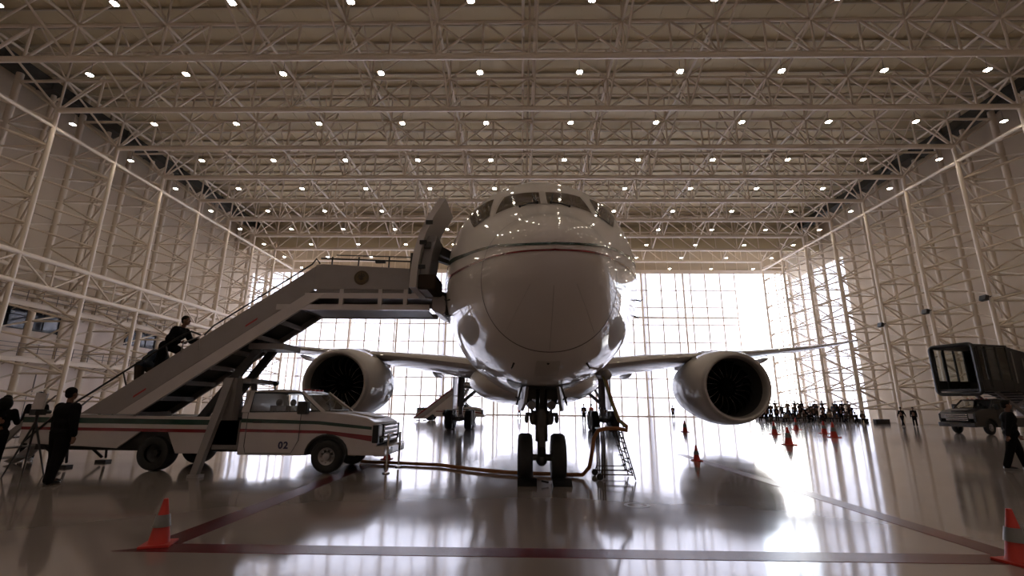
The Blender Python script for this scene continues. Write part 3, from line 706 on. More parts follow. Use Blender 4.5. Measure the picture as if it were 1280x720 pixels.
# poses: figure faces -y, x to its left is +x; z up
def P(lean=0, hip=.93, feet=((.1, 0, 0), (-.1, 0, 0)), hands=((.27, -.05, .80), (-.27, -.05, .80)), head=(0, 0), twist=0, sit=False, bend=-1, hipy=0):
    return dict(lean=lean, hip=hip, feet=feet, hands=hands, head=head, twist=twist, sit=sit, bend=bend, hipy=hipy)
def person(name_label, cat_group, loc, rz, pose, up=SUIT, low=SUIT, h=1.75, fine=True, scale=None, bulk=1.0):
    k = h/1.75; root = empty('person', loc, rz, label=name_label, cat='person', group=cat_group)
    hp = Vector((0, pose['hipy'], pose['hip'])); L = pose['lean']
    ax = Vector((0, -math.sin(L), math.cos(L)))
    chest = hp+ax*.36; neck = hp+ax*.56; tw = pose['twist']
    hd = neck+Vector((pose['head'][0], -math.sin(L*.5+pose['head'][1])*.2-.01, math.cos(L*.5+pose['head'][1])*.19))
    sh = [hp+ax*.49+Vector((s*.185*math.cos(tw), s*.185*math.sin(tw), 0)) for s in (1, -1)]
    hj = [hp+Vector((s*.09, 0, 0)) for s in (1, -1)]
    vox = .0105 if fine else .032
    body = MB(); top = MB(); leg = MB()
    ank = []; kn = []; el = []; wr = []
    for i in (0, 1):
        f = Vector(pose['feet'][i])+Vector((0, .03, .08))
        q, f = ik(hj[i], f, .43, .42, (0, -1, .15)); kn.append(q); ank.append(f)
        limb(body, hj[i], q, .075, .052); limb(body, q, f, .05, .036)
        limb(body, f, f+Vector((0, -.13, -.045)), .036, .03)
        limb(leg, hj[i], q, .10*bulk, .074*bulk); limb(leg, q, f+Vector((0, 0, .0)), .072*bulk, .062*bulk)
        e_, w_ = ik(sh[i], pose['hands'][i], .29, .27, ((1 if i == 0 else -1)*.45, .8, -.3)); el.append(e_); wr.append(w_)
        limb(body, sh[i], e_, .048, .038); limb(body, e_, w_, .037, .025)
        limb(top, sh[i], e_, .070*bulk, .056*bulk); limb(top, e_, w_+(e_-w_).normalized()*.03, .054*bulk, .042*bulk)
    body.ball(hp+ax*.05, (.15, .10, .13)); limb(body, hp+ax*.1, chest, .13, .14); body.ball(chest+ax*.03, (.165, .105, .15)); limb(body, neck-ax*.08, hd-Vector((0, 0, .05)), .058, .052)
    # head
    hr = Matrix.Rotation(-(L*.35+pose['head'][1]), 3, 'X') if 0 else Matrix.Identity(3)
    body.ball(hd+Vector((0, .012, .025)), (.078, .098, .10), 14, 10); body.ball(hd+Vector((0, -.03, -.045)), (.056, .068, .07), 12, 8)
    if fine:
        body.ball(hd+Vector((0, -.102, -.012)), (.013, .02, .024), 8, 6)
        for s in (1, -1): body.ball(hd+Vector((s*.08, .005, -.005)), (.012, .022, .032), 8, 6)
        body.ball(hd+Vector((0, -.092, -.056)), (.024, .012, .008), 8, 6)
        for i in (0, 1):                                       # hands: palm, four fingers and a thumb, relaxed curl
            s = 1 if i == 0 else -1; d = (wr[i]-el[i]).normalized()
            sd = Vector((0, -1, 0))-d*Vector((0, -1, 0)).dot(d)
            sd = sd.normalized() if sd.length > .1 else Vector((1, 0, 0)); cu = Vector((-s, 0, 0))-d*Vector((-s, 0, 0)).dot(d)-sd*Vector((-s, 0, 0)).dot(sd)
            cu = cu.normalized() if cu.length > .1 else d.cross(sd).normalized()
            pc = wr[i]+d*.055; m3 = []
            for a in (-.024, .024): limb(body, wr[i]+d*.015+sd*a*.5, wr[i]+d*.09+sd*a, .019, .016)
            for fi, fl in enumerate((.072, .08, .075, .058)):
                b0 = wr[i]+d*.09+sd*(.030-.020*fi); b1 = b0+(d*.8+cu*.35)*fl*.5; b2 = b1+(d*.45+cu*.85)*fl*.5
                limb(body, b0, b1, .0105, .0098); limb(body, b1, b2, .0095, .0085)
            t0 = wr[i]+d*.03+sd*.025; t1 = t0+(d*.5+sd*.7+cu*.3)*.045; limb(body, t0, t1, .014, .012); limb(body, t1, t1+(d*.85+cu*.35)*.035, .012, .0095)
    else:
        for i in (0, 1): limb(body, wr[i], wr[i]+(wr[i]-el[i]).normalized()*.12, .03, .026)
    bo = fuse(body, 'body', SKIN, vox, root)
    # jacket and trousers
    top.ball(hp+ax*.02, (.175*bulk, .125*bulk, .12)); top.ball(hp+ax*.2, (.165*bulk, .12*bulk, .18)); top.ball(chest+ax*.03, (.19*bulk, .13*bulk, .19))
    limb(top, sh[0]-ax*.015, sh[1]-ax*.015, .072, .072); limb(top, neck-ax*.1, neck-ax*.015, .085, .062)
    fuse(top, 'jacket', up, .016 if fine else .034, root)
    leg.ball(hp+Vector((0, 0, -.02)), (.155*bulk, .115*bulk, .13)); fuse(leg, 'trousers', low, .016 if fine else .034, root)
    hb = MB(); hb.ball(hd+Vector((0, .022, .042)), (.086, .102, .098), 12, 8); hb.ball(hd+Vector((0, .05, -.01)), (.076, .068, .075), 10, 6)
    # keep the hair off the face
    hbv = [(x, y if y > hd.y-.062 or z > hd.z+.075 else hd.y-.062, z) for x, y, z in hb.v]; hb.v = hbv
    hb.build('hair', HAIR, root, angle=80)
    for i in (0, 1):
        so = MB(); f = ank[i]; so.loft([[(f.x+math.cos(a)*w_, f.y+y, f.z-.08+.0+zz*(math.sin(a)*.5+.5)) for a in [2*PI*q/12 for q in range(12)]] for y, w_, zz in ((.07, .03, .05), (.05, .04, .09), (-.02, .045, .10), (-.1, .048, .065), (-.17, .045, .05), (-.21, .02, .03))])
        so.build('shoe', SHOE, root, angle=60)
    if fine:
        for s in (1, -1): MB().ball(hd+Vector((s*.03, -.082, .012)), .011, 8, 6).build('eye', SHIRT, bo, angle=80)
    root.scale = (k, k, k)
    return root, hd*k
STAND = P(feet=((.12, -.05, 0), (-.12, .06, 0)))
# near figures
person('person in a dark suit seen from behind, standing at the rear of the stair truck', None, (-9.42, 9.9, 0), PI-.2,
       P(feet=((.16, -.1, 0), (-.16, .14, 0)), hands=((.34, -.08, .86), (-.36, .04, .82)), head=(.02, .1)), h=1.83, bulk=1.42)
pL1, _ = person('person in a dark suit and white shirt facing the camera beside the lowered stair end', None, (-13.95, 13.7, 0), .35,
       P(feet=((.12, 0, 0), (-.14, .1, 0)), hands=((.2, -.2, 1.0), (-.24, -.1, .86))), h=1.8)
MB().prism([(-.06, 1.46), (.06, 1.46), (.0, 1.16)], -.165, -.12).build('shirt_front', SHIRT, pL1)
pL0, _ = person('dark haired person cut off by the left edge, standing at a tripod', None, (-11.75, 10.8, 0), PI+.5,
       P(feet=((.12, 0, 0), (-.12, .05, 0)), hands=((.2, -.38, 1.15), (-.15, -.38, 1.15)), head=(0, .25)), h=1.68, up=SUIT, bulk=1.1)
MB().ball((0, .03, 1.60), (.14, .15, .17), 14, 10).build('curly_hair', HAIR, pL0)
person('person in dark clothes walking at the right edge near the large cone', None, (13.75, 14.1, 0), 1.05,
       P(lean=.06, feet=((.1, -.22, 0), (-.1, .22, 0)), hands=((.26, -.22, .88), (-.26, .14, .84))), h=1.82, bulk=1.3)
# ------------------------------------------------------------ passenger stair truck (local: x towards its bonnet, y away from the camera)
def cab(root, white=TRUCKW, text=None, stripes=True):
    """cab, bonnet, wheels; origin between the near wheels' line and the far ones, x = 0 at the cab's rear wall"""
    W = 1.0
    arch = [(2.15+.5*math.cos(a), .42+.46*math.sin(a)) for a in [PI*i/12 for i in range(13)]]
    poly = [(0, .40), (0, 1.38), (2.0, 1.42), (2.55, 1.36), (3.05, 1.27), (3.28, 1.16), (3.34, .98), (3.34, .60), (3.28, .42)]+arch+[(1.5, .40)]
    for s in (-1, 1):
        MB().prism(poly, s*(W-.06), s*W).build('side_panel', white, root, bevel=.02)
    MB().prism([(2.02, 1.40), (2.55, 1.37), (3.05, 1.28), (3.28, 1.17), (3.30, 1.08), (2.0, 1.3)], -W+.05, W-.05).build('bonnet', white, root, bevel=.03)
    MB().prism([(2.1, 1.405), (2.6, 1.40), (3.1, 1.30), (3.1, 1.26), (2.1, 1.35)], -.45, .45).build('bonnet_ridge', white, root, bevel=.02)
    MB().b2(.02, 1.6, -W+.08, W-.08, .4, .62).build('cab_floor', TRUCKD, root)
    MB().b2(0, .06, -W+.05, W-.05, .4, 1.9).build('cab_back', white, root)
    MB().b2(1.62, 3.2, -.62, .62, .45, 1.1).build('engine_bay', TRUCKD, root)
    roof = [(-.02, 1.84), (.1, 1.91), (.8, 1.95), (1.2, 1.93), (1.38, 1.87), (1.3, 1.85), (.1, 1.84)]
    MB().prism(roof, -.82, .82).build('roof', white, root, bevel=.03)
    for s in (-1, 1):
        y0, y1 = s*.97, s*.82
        def pil(a, b, w_): MB().beam((a[0], y0, a[1]), (b[0], y1, b[1]), .07, w_, up=(1, 0, 0)).build('pillar', white, root, bevel=.01)
        pil((2.0, 1.40), (1.34, 1.89), .08); pil((.07, 1.38), (.07, 1.9), .2); pil((1.30, 1.40), (1.10, 1.89), .04) if 0 else None
        MB().add([(.18, s*.95, 1.38), (1.92, s*.95, 1.40), (1.32, s*.825, 1.87), (.18, s*.825, 1.87)], [(0, 1, 2, 3)]).build('side_glass', CAR_GLASS, root)
        MB().tube([(.17, s*.98, 1.40), (1.25, s*.98, 1.41), (1.9, s*.98, 1.42), (1.33, s*.86, 1.86), (.17, s*.86, 1.86), (.17, s*.98, 1.40)], .018, 6).build('window_seal', BLACK, root)
        MB().tube([(1.45, s*1.005, 1.38), (1.45, s*1.005, .75), (1.3, s*1.005, .45), (.2, s*1.005, .44), (.15, s*1.005, .6), (.15, s*1.005, 1.38)], .008, 5).build('door_gap', TRUCKD, root)
        MB().b2(.3, .5, s*1.0, s*1.03, 1.14, 1.18).build('door_handle', BLACK, root)
        MB().b2(1.45, 1.68, s*1.06, s*1.26, 1.36, 1.66).box((1.55, s*1.02, 1.4), (.06, .16, .05)).build('wing_mirror', BLACK, root, bevel=.03)
        MB().tube([(2.66*1+(q[0]-2.66)*1.0, s*1.01, q[1]) for q in [(2.15+.5*math.cos(a), .42+.46*math.sin(a)) for a in [PI*i/12 for i in range(13)]]], .03, 6).build('wheel_arch', TRUCKD, root)
        MB().prism([(2.15+.52*math.cos(a), .42+.47*math.sin(a)) for a in [PI*i/12 for i in range(13)]], s*.55, s*.93).build('arch_liner', BLACK, root)
        MB().b2(3.25, 3.36, s*.62, s*.98, .84, 1.12).build('headlight', GEARL, root, bevel=.03)
        MB().b2(3.22, 3.37, s*.88, s*1.01, .7, 1.12).build('lamp_corner', BLACK, root, bevel=.02)
        t = tyre(.39, .25).build('tyre', RUB, root, loc=(2.15, s*.86, .39), angle=50)
        rim = MB().lathe([(.21, -.02), (.205, s*.10), (.17, s*.08), (.10, s*.04), (.08, s*.12), (0, s*.13)], axis='X', seg=20)
        for q in range(8): rim.ball((s*.09, .135*math.cos(q*PI/4), .135*math.sin(q*PI/4)), .026, 6, 4)
        rm_ = rim.build('wheel_rim', RIM, t)
        t.rotation_euler = (0, 0, PI/2)
        if s < 0: t.rotation_euler = (0, 0, PI/2)
    MB().add([(2.0, -.93, 1.42), (2.0, .93, 1.42), (1.36, .8, 1.88), (1.36, -.8, 1.88)], [(0, 1, 2, 3)]).build('windscreen', CAR_GLASS, root)
    MB().tube([(1.98, -.6, 1.45), (2.0, 0, 1.44), (1.98, .7, 1.45)], .02, 5).tube([(1.98, -.5, 1.45), (1.75, -.1, 1.63)], .012, 5).build('wiper', BLACK, root)
    g = MB().b2(3.28, 3.38, -.62, .62, .68, 1.13).build('grille', BLACK, root, bevel=.03)
    for k in range(4): MB().b2(3.37, 3.41, -.6, .6, .74+.1*k, .79+.1*k).build('grille_bar', CHROME, g, bevel=.01)
    MB().b2(3.26, 3.55, -1.0, 1.0, .40, .64).build('bumper', white, root, bevel=.04)
    MB().b2(3.50, 3.57, -.75, -.35, .42, .58).b2(3.50, 3.57, .35, .75, .42, .58).build('fog_lamp', BLACK, root, bevel=.02)
    for s in (-.35, .42):
        MB().b2(.55+.1, 1.05, s-.25, s+.25, .8, 1.0).b2(.45, .62, s-.25, s+.25, .9, 1.55).ball((.55, s, 1.62), (.07, .12, .1)).build('seat', BLACK, root, bevel=.03)
    MB().lathe([(.17, -.015), (.19, 0), (.17, .015)], (1.35, .42, 1.32), axis='X', seg=20).b2(1.4, 1.95, -.85, .85, 1.15, 1.36).build('dashboard', BLACK, root)
    for k in range(5): MB().b2(1.24, 1.3, -.5+.25*k-.05, -.5+.25*k+.05, 1.93, 1.97).build('roof_lamp', TENT, root)
    if stripes:
        for s in (-1, 1):
            MB().prism([(0, 1.15), (0, 1.24), (1.9, 1.20), (3.2, 1.08), (3.2, 1.01), (1.9, 1.12)], s*1.0, s*1.006).build('green_stripe', GREEN, root)
            MB().prism([(0, .93), (0, 1.0), (2.1, .98), (3.22, .87), (3.22, .74), (2.1, .91)], s*1.0, s*1.006).build('red_stripe', RED, root)
    if text:
        cu = bpy.data.curves.new('fleet_number', 'FONT'); cu.body = text; cu.size = .22; cu.extrude = .003; cu.space_character = 1.15; cu.offset = .008
        o = bpy.data.objects.new('fleet_number', cu); COL.objects.link(o)
        dg = bpy.context.evaluated_depsgraph_get(); me = bpy.data.meshes.new_from_object(o.evaluated_get(dg))
        bpy.data.objects.remove(o); bpy.data.curves.remove(cu)
        me.materials.clear(); me.materials.append(mat('number_blue', (.02, .02, .07), .4)); o = bpy.data.objects.new('fleet_number', me); COL.objects.link(o)
        o.parent = root; o.location = (.98, -1.008, .56); o.rotation_euler = (PI/2, 0, 0)

def stair_truck(loc, rz, label, ztop=4.45, xtop=1.6, reach=4.85, detail=True, ZF=1.31, be=-5.2, SL=.70):
    """ztop: floor height of the landing; xtop: where the flight meets it"""
    T = empty('stair_truck', loc, rz, label=label, cat='stair truck')
    c_ = empty('cab', (.2, 0, 0), parent=T); cab(c_, text='02' if detail else None)
    # body
    ya, yb = -1.0, 1.0
    bt = [(-5.2, .62), (-5.2, 1.30), (.12, 1.30), (.12, .42), (-1.35, .42), (-1.55, .62), (-1.85, .95), (-2.45, .95), (-2.95, .5), (-3.1, .5)]
    bt = [(be, .62), (be, 1.30), (-.55, 1.27), (-.55, .42), (-1.3, .42), (-1.6, .98), (-2.15, .98), (-2.75, .52)]
    for s in (-1, 1):
        p = MB().prism(bt, s*.94, s*1.0).build('side_panel', TRUCKW, T, bevel=.01)
        MB().prism([(be, 1.10), (be, 1.23), (-.55, 1.20), (-.55, 1.08)], s*1.0, s*1.006).build('green_stripe', GREEN, p)
        MB().prism([(be, .93), (be, 1.0), (-.55, .98), (-.55, .90)], s*1.0, s*1.006).build('red_stripe', RED, p)
        for dx in (-1.87,):
            t = tyre(.41, .42).build('tyre', RUB, T, loc=(dx, s*.78, .41), angle=50); t.rotation_euler = (0, 0, PI/2)
            MB().lathe([(.21, s*.1), (.17, s*.06), (.08, s*.02), (.07, s*.1), (0, s*.1)], axis='X', seg=18).build('wheel_rim', TRUCKD, t)
    MB().b2(be+.05, .1, -.9, .9, .62, 1.26).build('body_core', TRUCKD, T)
    MB().b2(be-.1, 3.2, -.45, .45, .42, .6).build('chassis', TRUCKD, T)
    MB().b2(-.5, .15, -.9, .9, .5, 1.2).build('locker', TRUCKG, T, bevel=.02)
    # flight
    z0, x0 = 1.36, xtop-(ztop+.65-1.62)/.70                     # foot of the flight
    def L(x, dz): return (x, ztop+.65+(x-xtop)*SL+dz)
    foot = -4.15; ft = -3.72
    far, near = .22, -1.02
    def xf(dz): return xtop+(ZF-dz-(ztop+.65))/SL
    for s, y in ((-1, near), (1, far)):
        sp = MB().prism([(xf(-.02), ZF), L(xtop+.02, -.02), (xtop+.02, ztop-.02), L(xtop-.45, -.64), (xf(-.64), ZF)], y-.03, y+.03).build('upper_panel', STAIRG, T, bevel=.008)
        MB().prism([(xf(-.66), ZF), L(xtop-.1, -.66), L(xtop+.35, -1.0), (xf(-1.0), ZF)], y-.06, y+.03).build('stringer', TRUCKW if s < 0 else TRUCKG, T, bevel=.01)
        for q in (.28, .72): MB().prism([L(foot+(xtop-foot)*q, -.5), L(foot+(xtop-foot)*q+.28, -.5), L(foot+(xtop-foot)*q+.28, -.45), L(foot+(xtop-foot)*q, -.45)], y-.036, y-.031).build('reflector', TENT, sp)
        # hand rail
        rl = [L(foot-.9, .20), L(foot-.3, .38), L(foot+2.45, .42), L(foot+2.75, .36), L(foot+3.0, .1)]
        MB().tube([(x, y, z) for x, z in rl], .024, 8).build('handrail', BLACK, T)
        MB().tube([(x, y, z) for x, z in (L(foot+3.1, .02), L(foot+3.3, .12), L(xtop-.1, .12), (xtop, ztop+.85), (xtop+.1, ztop+.72))], .02, 8).build('handrail', BLACK, T)
        for q in (.15, 1.35, 2.3): a, b_ = L(foot+q, -.02), L(foot+q-.14, .4); MB().tube([(a[0], y, a[1]), (b_[0], y, b_[1])], .018, 6).build('rail_post', BLACK, T)
        MB().tube([(L(foot+2.6, -.1)[0], y-.03, L(foot+2.6, -.1)[1]), (L(foot+2.62, .1)[0], y-.03, L(foot+2.6, .15)[1]+.02), (L(foot+3, .12)[0], y-.03, L(foot+2.9, .12)[1]), (L(foot+3.05, -.3)[0], y-.03, L(foot+3, -.3)[1])], .018, 6).build('hand_loop', GEARL, T)
    if not detail:
        MB().prism([(-3.5, .14), (xtop, ztop+.5), (xtop, 1.2), (-2.6, .95)], near-.01, near+.05).build('lower_panel', TRUCKW, T)
        MB().beam((-3.45, near-.05, .25), (xtop, near-.05, ztop+.6), .03, .12).build('red_trim', RED, T)
    n = 18
    for i in range(n):
        x, z = L(ft+.35+(xtop-ft-.35)*i/n, -.40)
        MB().b2(x-.14, x+.16, near+.03, far-.03, z-.02, z+.02).build('step', GEARL, T)
    MB().prism([(xf(-.8), ZF), L(xtop-.1, -.8), L(xtop-.05, -.84), (xf(-.84), ZF)], near+.03, far-.03).build('underside', TRUCKD, T)
    for q in range(8):
        x, z = L(foot+1.7+q*.55, -.95); MB().b2(x-.04, x+.04, near+.02, far-.02, z-.06, z+.05).build('cross_member', TRUCKG, T)
    # struts that lift the flight
    for y in (-.7, .0):
        MB().beam((-1.0, y, 1.2), (.35, y, ztop-1.3), .14, .18).build('lift_strut', TRUCKD, T)
        MB().beam((.0, y, 1.2), (-.25, y, ztop-2.0), .09, .12).build('lift_strut', TRUCKG, T)
    MB().b2(.0, .9, -.8, .15, ztop-1.5, ztop-1.35).build('cross_member', TRUCKG, T)
    if detail:
        # side outrigger and jacks
        MB().add([(-.22, -1.06, 2.2), (-.02, -1.06, 2.2), (-.15, -1.7, .06), (-.30, -1.7, .06), (-.22, -1.2, 2.2), (-.02, -1.2, 2.2), (-.15, -1.84, .06), (-.30, -1.84, .06)],
                 [(0, 1, 2, 3), (7, 6, 5, 4), (0, 4, 5, 1), (1, 5, 6, 2), (2, 6, 7, 3), (3, 7, 4, 0)]).b2(-.34, -.08, -1.86, -1.66, 0, .06).build('outrigger', TRUCKG, T)
        MB().b2(-.3, .05, -1.15, -.9, 1.2, 2.2).b2(-.3, .25, -.9, .5, 2.1, 2.2).build('outrigger_frame', TRUCKG, T)
        MB().box((-.24, -1.55, .8), (.05, .02, .25), rx=-.25).build('reflector', TENT, T)
        for y in (-.75, .4):
            MB().tube([(3.75, y, .9), (3.75, y, .06)], .03, 8).lathe([(0, .03), (.08, .03), (.1, 0)], (3.75, y, 0), seg=12).b2(3.5, 3.8, y-.04, y+.04, .55, .62).tube([(3.72, y, .86), (3.5, y, .8)], .02, 6).build('front_jack', CHROME, T)
            MB().tube([(-4.9, y, .62), (-4.5, y+.3, .12)], .035, 8).tube([(-4.2, y, .62), (-4.4, y+.3, .12)], .03, 8).b2(-4.6, -4.3, y+.2, y+.4, 0, .06).build('rear_jack', TRUCKD, T)
        # hinged foot of the flight resting near the floor
        for y in (near+.1, far-.1):
            MB().prism([(-4.85, 1.5), (-4.6, 1.75), (-6.35, .16), (-6.6, .06), (-6.35, 0), (-5.9, .2)], y-.03, y+.03).build('foot_panel', TRUCKG, T)
        MB().box((-4.95, near+.05, 1.35), (.28, .05, .9), ry=.1).build('foot_guard', TRUCKW, T)
        for i in range(5): MB().b2(-6.3+.3*i, -6.0+.3*i, near+.12, far-.12, .18+.27*i, .21+.27*i).build('step', GEARL, T)
        MB().tube([(.3, .2, 1.9), (.3, .2, 2.08)], .02, 6).ball((.3, .2, 2.12), .07).build('beacon', BLACK, T)
    # landing
    X0, X1 = xtop+.02, reach
    for s, y in ((-1, near), (1, far)):
        xe = X0+2.5
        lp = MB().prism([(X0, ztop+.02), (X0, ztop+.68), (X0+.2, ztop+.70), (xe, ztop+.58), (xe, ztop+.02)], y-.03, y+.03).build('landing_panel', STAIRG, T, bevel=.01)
        MB().b2(X0-.9, X1-.2, y-.05, y+.05, ztop-.52, ztop-.38).build('lower_beam', TRUCKW, T)
        MB().b2(X0-.2, X1, y-.05, y+.05, ztop-.22, ztop-.08).build('upper_beam', TRUCKW, T)
        for x in (X0+.75, X0+1.75, X0+2.4): MB().b2(x-.05, x+.05, y-.06, y+.06, ztop-.5, ztop+.02).build('beam_post', TRUCKW, T)
        MB().tube([(X0+.1, y, ztop+.86), (xe, y, ztop+.78)], .022, 6).tube([(X0+.5, y, ztop+.95), (xe, y, ztop+.90)], .015, 6).build('landing_rail', BLACK, T)
        for x in (X0+.4, X0+1.1, X0+1.9): MB().tube([(x, y, ztop+.6), (x, y, ztop+.9)], .02, 6).build('rail_post', BLACK, T)
        MB().b2(xe-.03, xe+.05, y-.06, y+.06, ztop-.1, ztop+1.0).build('end_post', BLACK, T)
        MB().b2(X0+1.55, X0+1.8, y-.05, y+.05, ztop+.74, ztop+.80).build('rail_box', BLACK, T)
        if s < 0:
            R = MB().lathe([(0, -.01), (.17, -.01), (.19, -.004), (.19, .004)], (0, 0, 0), axis='Y', seg=36)
            em = R.build('round_emblem', GOLD, lp, loc=(X0+1.22, y-.035, ztop+.33))
            MB().lathe([(.150, -.014), (.165, -.014)], axis='Y', seg=36).build('emblem_ring', GOLD2, em)
            q = MB()
            for a, l_ in ((.5, .11), (1.0, .12), (1.6, .12), (2.3, .11), (2.9, .09), (3.7, .07), (5.6, .08)):
                q.prism([(0, 0), (l_*math.cos(a-.18), l_*math.sin(a-.18)), (l_*1.05*math.cos(a), l_*1.05*math.sin(a)), (l_*math.cos(a+.18), l_*math.sin(a+.18))], -.018, -.012)
            q.ball((0, -.014, .0), (.05, .008, .07)).build('emblem_bird', GOLD2, em)
    MB().b2(X0-.35, X1-.1, near+.03, far-.03, ztop-.10, ztop-.04).build('landing_floor', TRUCKG, T)
    MB().b2(X0-.3, X1-.3, near+.1, far-.1, ztop-.5, ztop-.44).build('landing_underside', TRUCKG, T)
    if detail:
        MB().prism([(X1-.15, ztop-.1), (X1-.15, ztop-.5), (X1+.12, ztop-.62), (X1+.22, ztop-.55), (X1+.18, ztop-.12)], near, far+.1).build('bumper_box', TRUCKW, T, bevel=.02)
        MB().tube([(X1+.0, near, ztop-.05), (X1+.2, near, ztop-.1), (X1+.28, near, ztop-.35), (X1+.25, near, ztop-.6)], .055, 8).tube([(X1+.25, near, ztop-.6), (X1+.25, far+.1, ztop-.6)], .05, 8).tube([(X1+.25, near, ztop-.15), (X1+.25, far+.1, ztop-.15)], .06, 8).build('rubber_seal', BLACK, T)
    return T
stair_truck((-7.0, 12.72, 0), 0, 'white passenger stair truck with green and red stripes, raised to the aircraft door')
stair_truck((-7.55, 50.6, 0), 0, 'distant white passenger stair truck parked behind the left main wheels', ztop=3.23, xtop=1.2, reach=2.0, detail=False, ZF=.2, be=-3.2, SL=.8)

# two people climbing the stairs: one bent forward behind the other
def on_stair(x): return 4.45+.65+(x+7-1.6)*.70-.38
person('person in a black suit bending forward over the handrail while climbing the stairs', None, (-9.22, 12.05, on_stair(-9.38)+.14), PI/2,
       P(lean=.62, hip=.93, feet=((.1, -.30, .27), (-.1, .10, .0)), hands=((.2, -.62, 1.12), (-.24, -.5, 1.0)), head=(0, -.1)), h=1.8, bulk=1.25)
person('person in blue-grey clothes bent low on the stairs behind the one in black', None, (-10.05, 12.4, on_stair(-10.05)+.22), PI/2,
       P(lean=.85, hip=.86, feet=((.1, -.22, .2), (-.1, .16, 0)), hands=((.22, -.7, .9), (-.22, -.6, .8)), head=(0, .3)), up=DENIM, low=BROWN, h=1.74, bulk=1.25)

# ------------------------------------------------------------ cones
def cone(loc, h, label, rz=0, group='orange traffic cones', tilt=0):
    c = MB().lathe([(.0, 1), (.045, 1), (.05, .985), (.22, .06), (.25, .03)], seg=24)
    c.v = [(x*h, y*h, z*h) for x, y, z in c.v]
    o = c.build('traffic_cone', ORANGE, angle=50); o.location = loc; o.rotation_euler = (0, 0, rz); tag(o, label, 'cone', group)
    bb = MB().b2(-.31*h, .31*h, -.31*h, .31*h, 0, .05*h).build('base', ORANGE, o, bevel=.01*h)
    MB().lathe([(.222*h-.17*h*.34+.012, .40*h), (.222*h-.17*h*.62+.010, .66*h)], seg=24).build('reflective_band', CONEB, o)
    return o
cone((-4.22, 5.95, 0), .5, 'orange cone with a grey band on the left corner of the red floor lines', .3)
cone((5.42, 5.78, 0), .55, 'orange cone at the right edge on the corner of the red floor lines', .2)
cone((-4.06, 14.95, 0), .5, 'small orange cone in front of the stair truck bonnet beside the hose')
cone((5.42, 15.5, 0), .46, 'orange cone below and in front of the right engine')
cone((12.05, 22.5, 0), .78, 'tallest looking orange cone right of the engine, nearest of the far group')
cone((15.8, 31.0, 0), .8, 'orange cone right of the engine, leftmost of the far group of cones')
cone((21.1, 38.1, 0), .85, 'orange cone farthest back in front of the press crowd')
cone((19.9, 32.7, 0), .8, 'orange cone left of the pair at the right end of the far group')
cone((17.8, 28.4, 0), .85, 'orange cone right of the pair at the right end of the far group')
cone((10.85, 32.8, 0), .75, 'orange cone standing alone under the right wing inboard of the engine')

# ------------------------------------------------------------ wheel chocks, hose, access stand
o = MB().prism([(0, 0), (.28, 0), (.05, .13), (0, .13)], -.2, .2, axis='X').build('wheel_chock', BLACK); o.location = (.12, 10.60, 0); o.rotation_euler = (0, 0, PI); tag(o, 'black wheel chock against the left nose wheel', 'chock', 'wheel chocks at the nose gear')
MB().tube([(-.3, .05, .08), (-.45, .05, .05)], .02, 6).build('chock_handle', BLACK, o)
o = MB().prism([(0, 0), (.28, 0), (.05, .13), (0, .13)], -.2, .2, axis='X').build('wheel_chock', BLACK); o.location = (.85, 10.60, 0); o.rotation_euler = (0, 0, PI); tag(o, 'black wheel chock against the right nose wheel', 'chock', 'wheel chocks at the nose gear')
o = MB().tube([(-4.5, 13.9, .05), (-4.3, 13.75, .05), (-3.4, 13.6, .05), (-2.2, 13.3, .05), (-1.2, 12.5, .05), (-.3, 12.0, .05), (.4, 11.85, .05), (1.2, 11.75, .05), (1.42, 11.62, .07), (1.56, 11.5, .25), (1.62, 11.4, .6), (1.66, 11.35, .9), (1.75, 11.32, 1.06), (1.95, 11.3, 1.12), (2.2, 11.3, 1.12), (2.42, 11.3, 1.08), (2.42, 11.32, 1.16), (2.25, 11.35, 1.3), (2.12, 11.4, 1.7), (2.02, 11.45, 2.1), (1.98, 11.5, 2.32), (1.85, 11.5, 2.5)], .045, 10).build('service_hose', HOSE)
tag(o, 'long orange service hose snaking past the nose wheels and up to the fuselage', 'hose')
MB().tube([(2.36, 11.25, 1.16), (2.22, 11.3, 1.35), (2.09, 11.35, 1.7), (1.99, 11.4, 2.1), (1.93, 11.45, 2.35)], .03, 8).build('green_strap', HOSEG, o)
MB().lathe([(0, -.16), (.08, -.15), (.11, 0), (.09, .14), (0, .15)], (1.86, 11.5, 2.48), seg=14).ball((2.02, 11.48, 2.34), (.14, .1, .13)).tube([(1.75, 11.5, 2.55), (1.45, 11.4, 2.72)], .03, 6).build('hose_coupling', GEARL, o)
st = empty('access_stand', (2.0, 11.3, 0), label='spindly metal access stand with castors beneath the hose right of the nose wheels', cat='stand')
for y in (0, .75):
    rod('leg', (-.18, y, 0.05), (-.16, y, 1.08), .016, BROWN, st); rod('leg', (-.13, y, 0.05), (-.11, y, 1.08), .016, BROWN, st)
    rod('leg', (.56, y, .02), (.28, y, 1.1), .016, BROWN, st); rod('leg', (.50, y, .1), (.22, y, 1.1), .014, BROWN, st)
    rod('rail', (-.18, y, .12), (.5, y, .12), .014, BROWN, st); rod('rail', (-.18, y, .22), (.48, y, .22), .012, BROWN, st); rod('rail', (-.18, y, 1.08), (.3, y, 1.08), .018, BROWN, st)
    for k in range(4): z = .25+.22*k; x = .53-.235*z/ .9; MB().ball((x, y, z), .03, 6, 4).tube([(x-.07, y, z), (x+.05, y, z)], .012, 5).build('clamp', BLACK, st)
    MB().lathe([(0, -.03), (.075, -.03), (.075, .03), (0, .03)], (-.24, y, .075), axis='Y', seg=14).tube([(-.24, y, .08), (-.16, y, .3)], .015, 5).build('castor', BLACK, st)
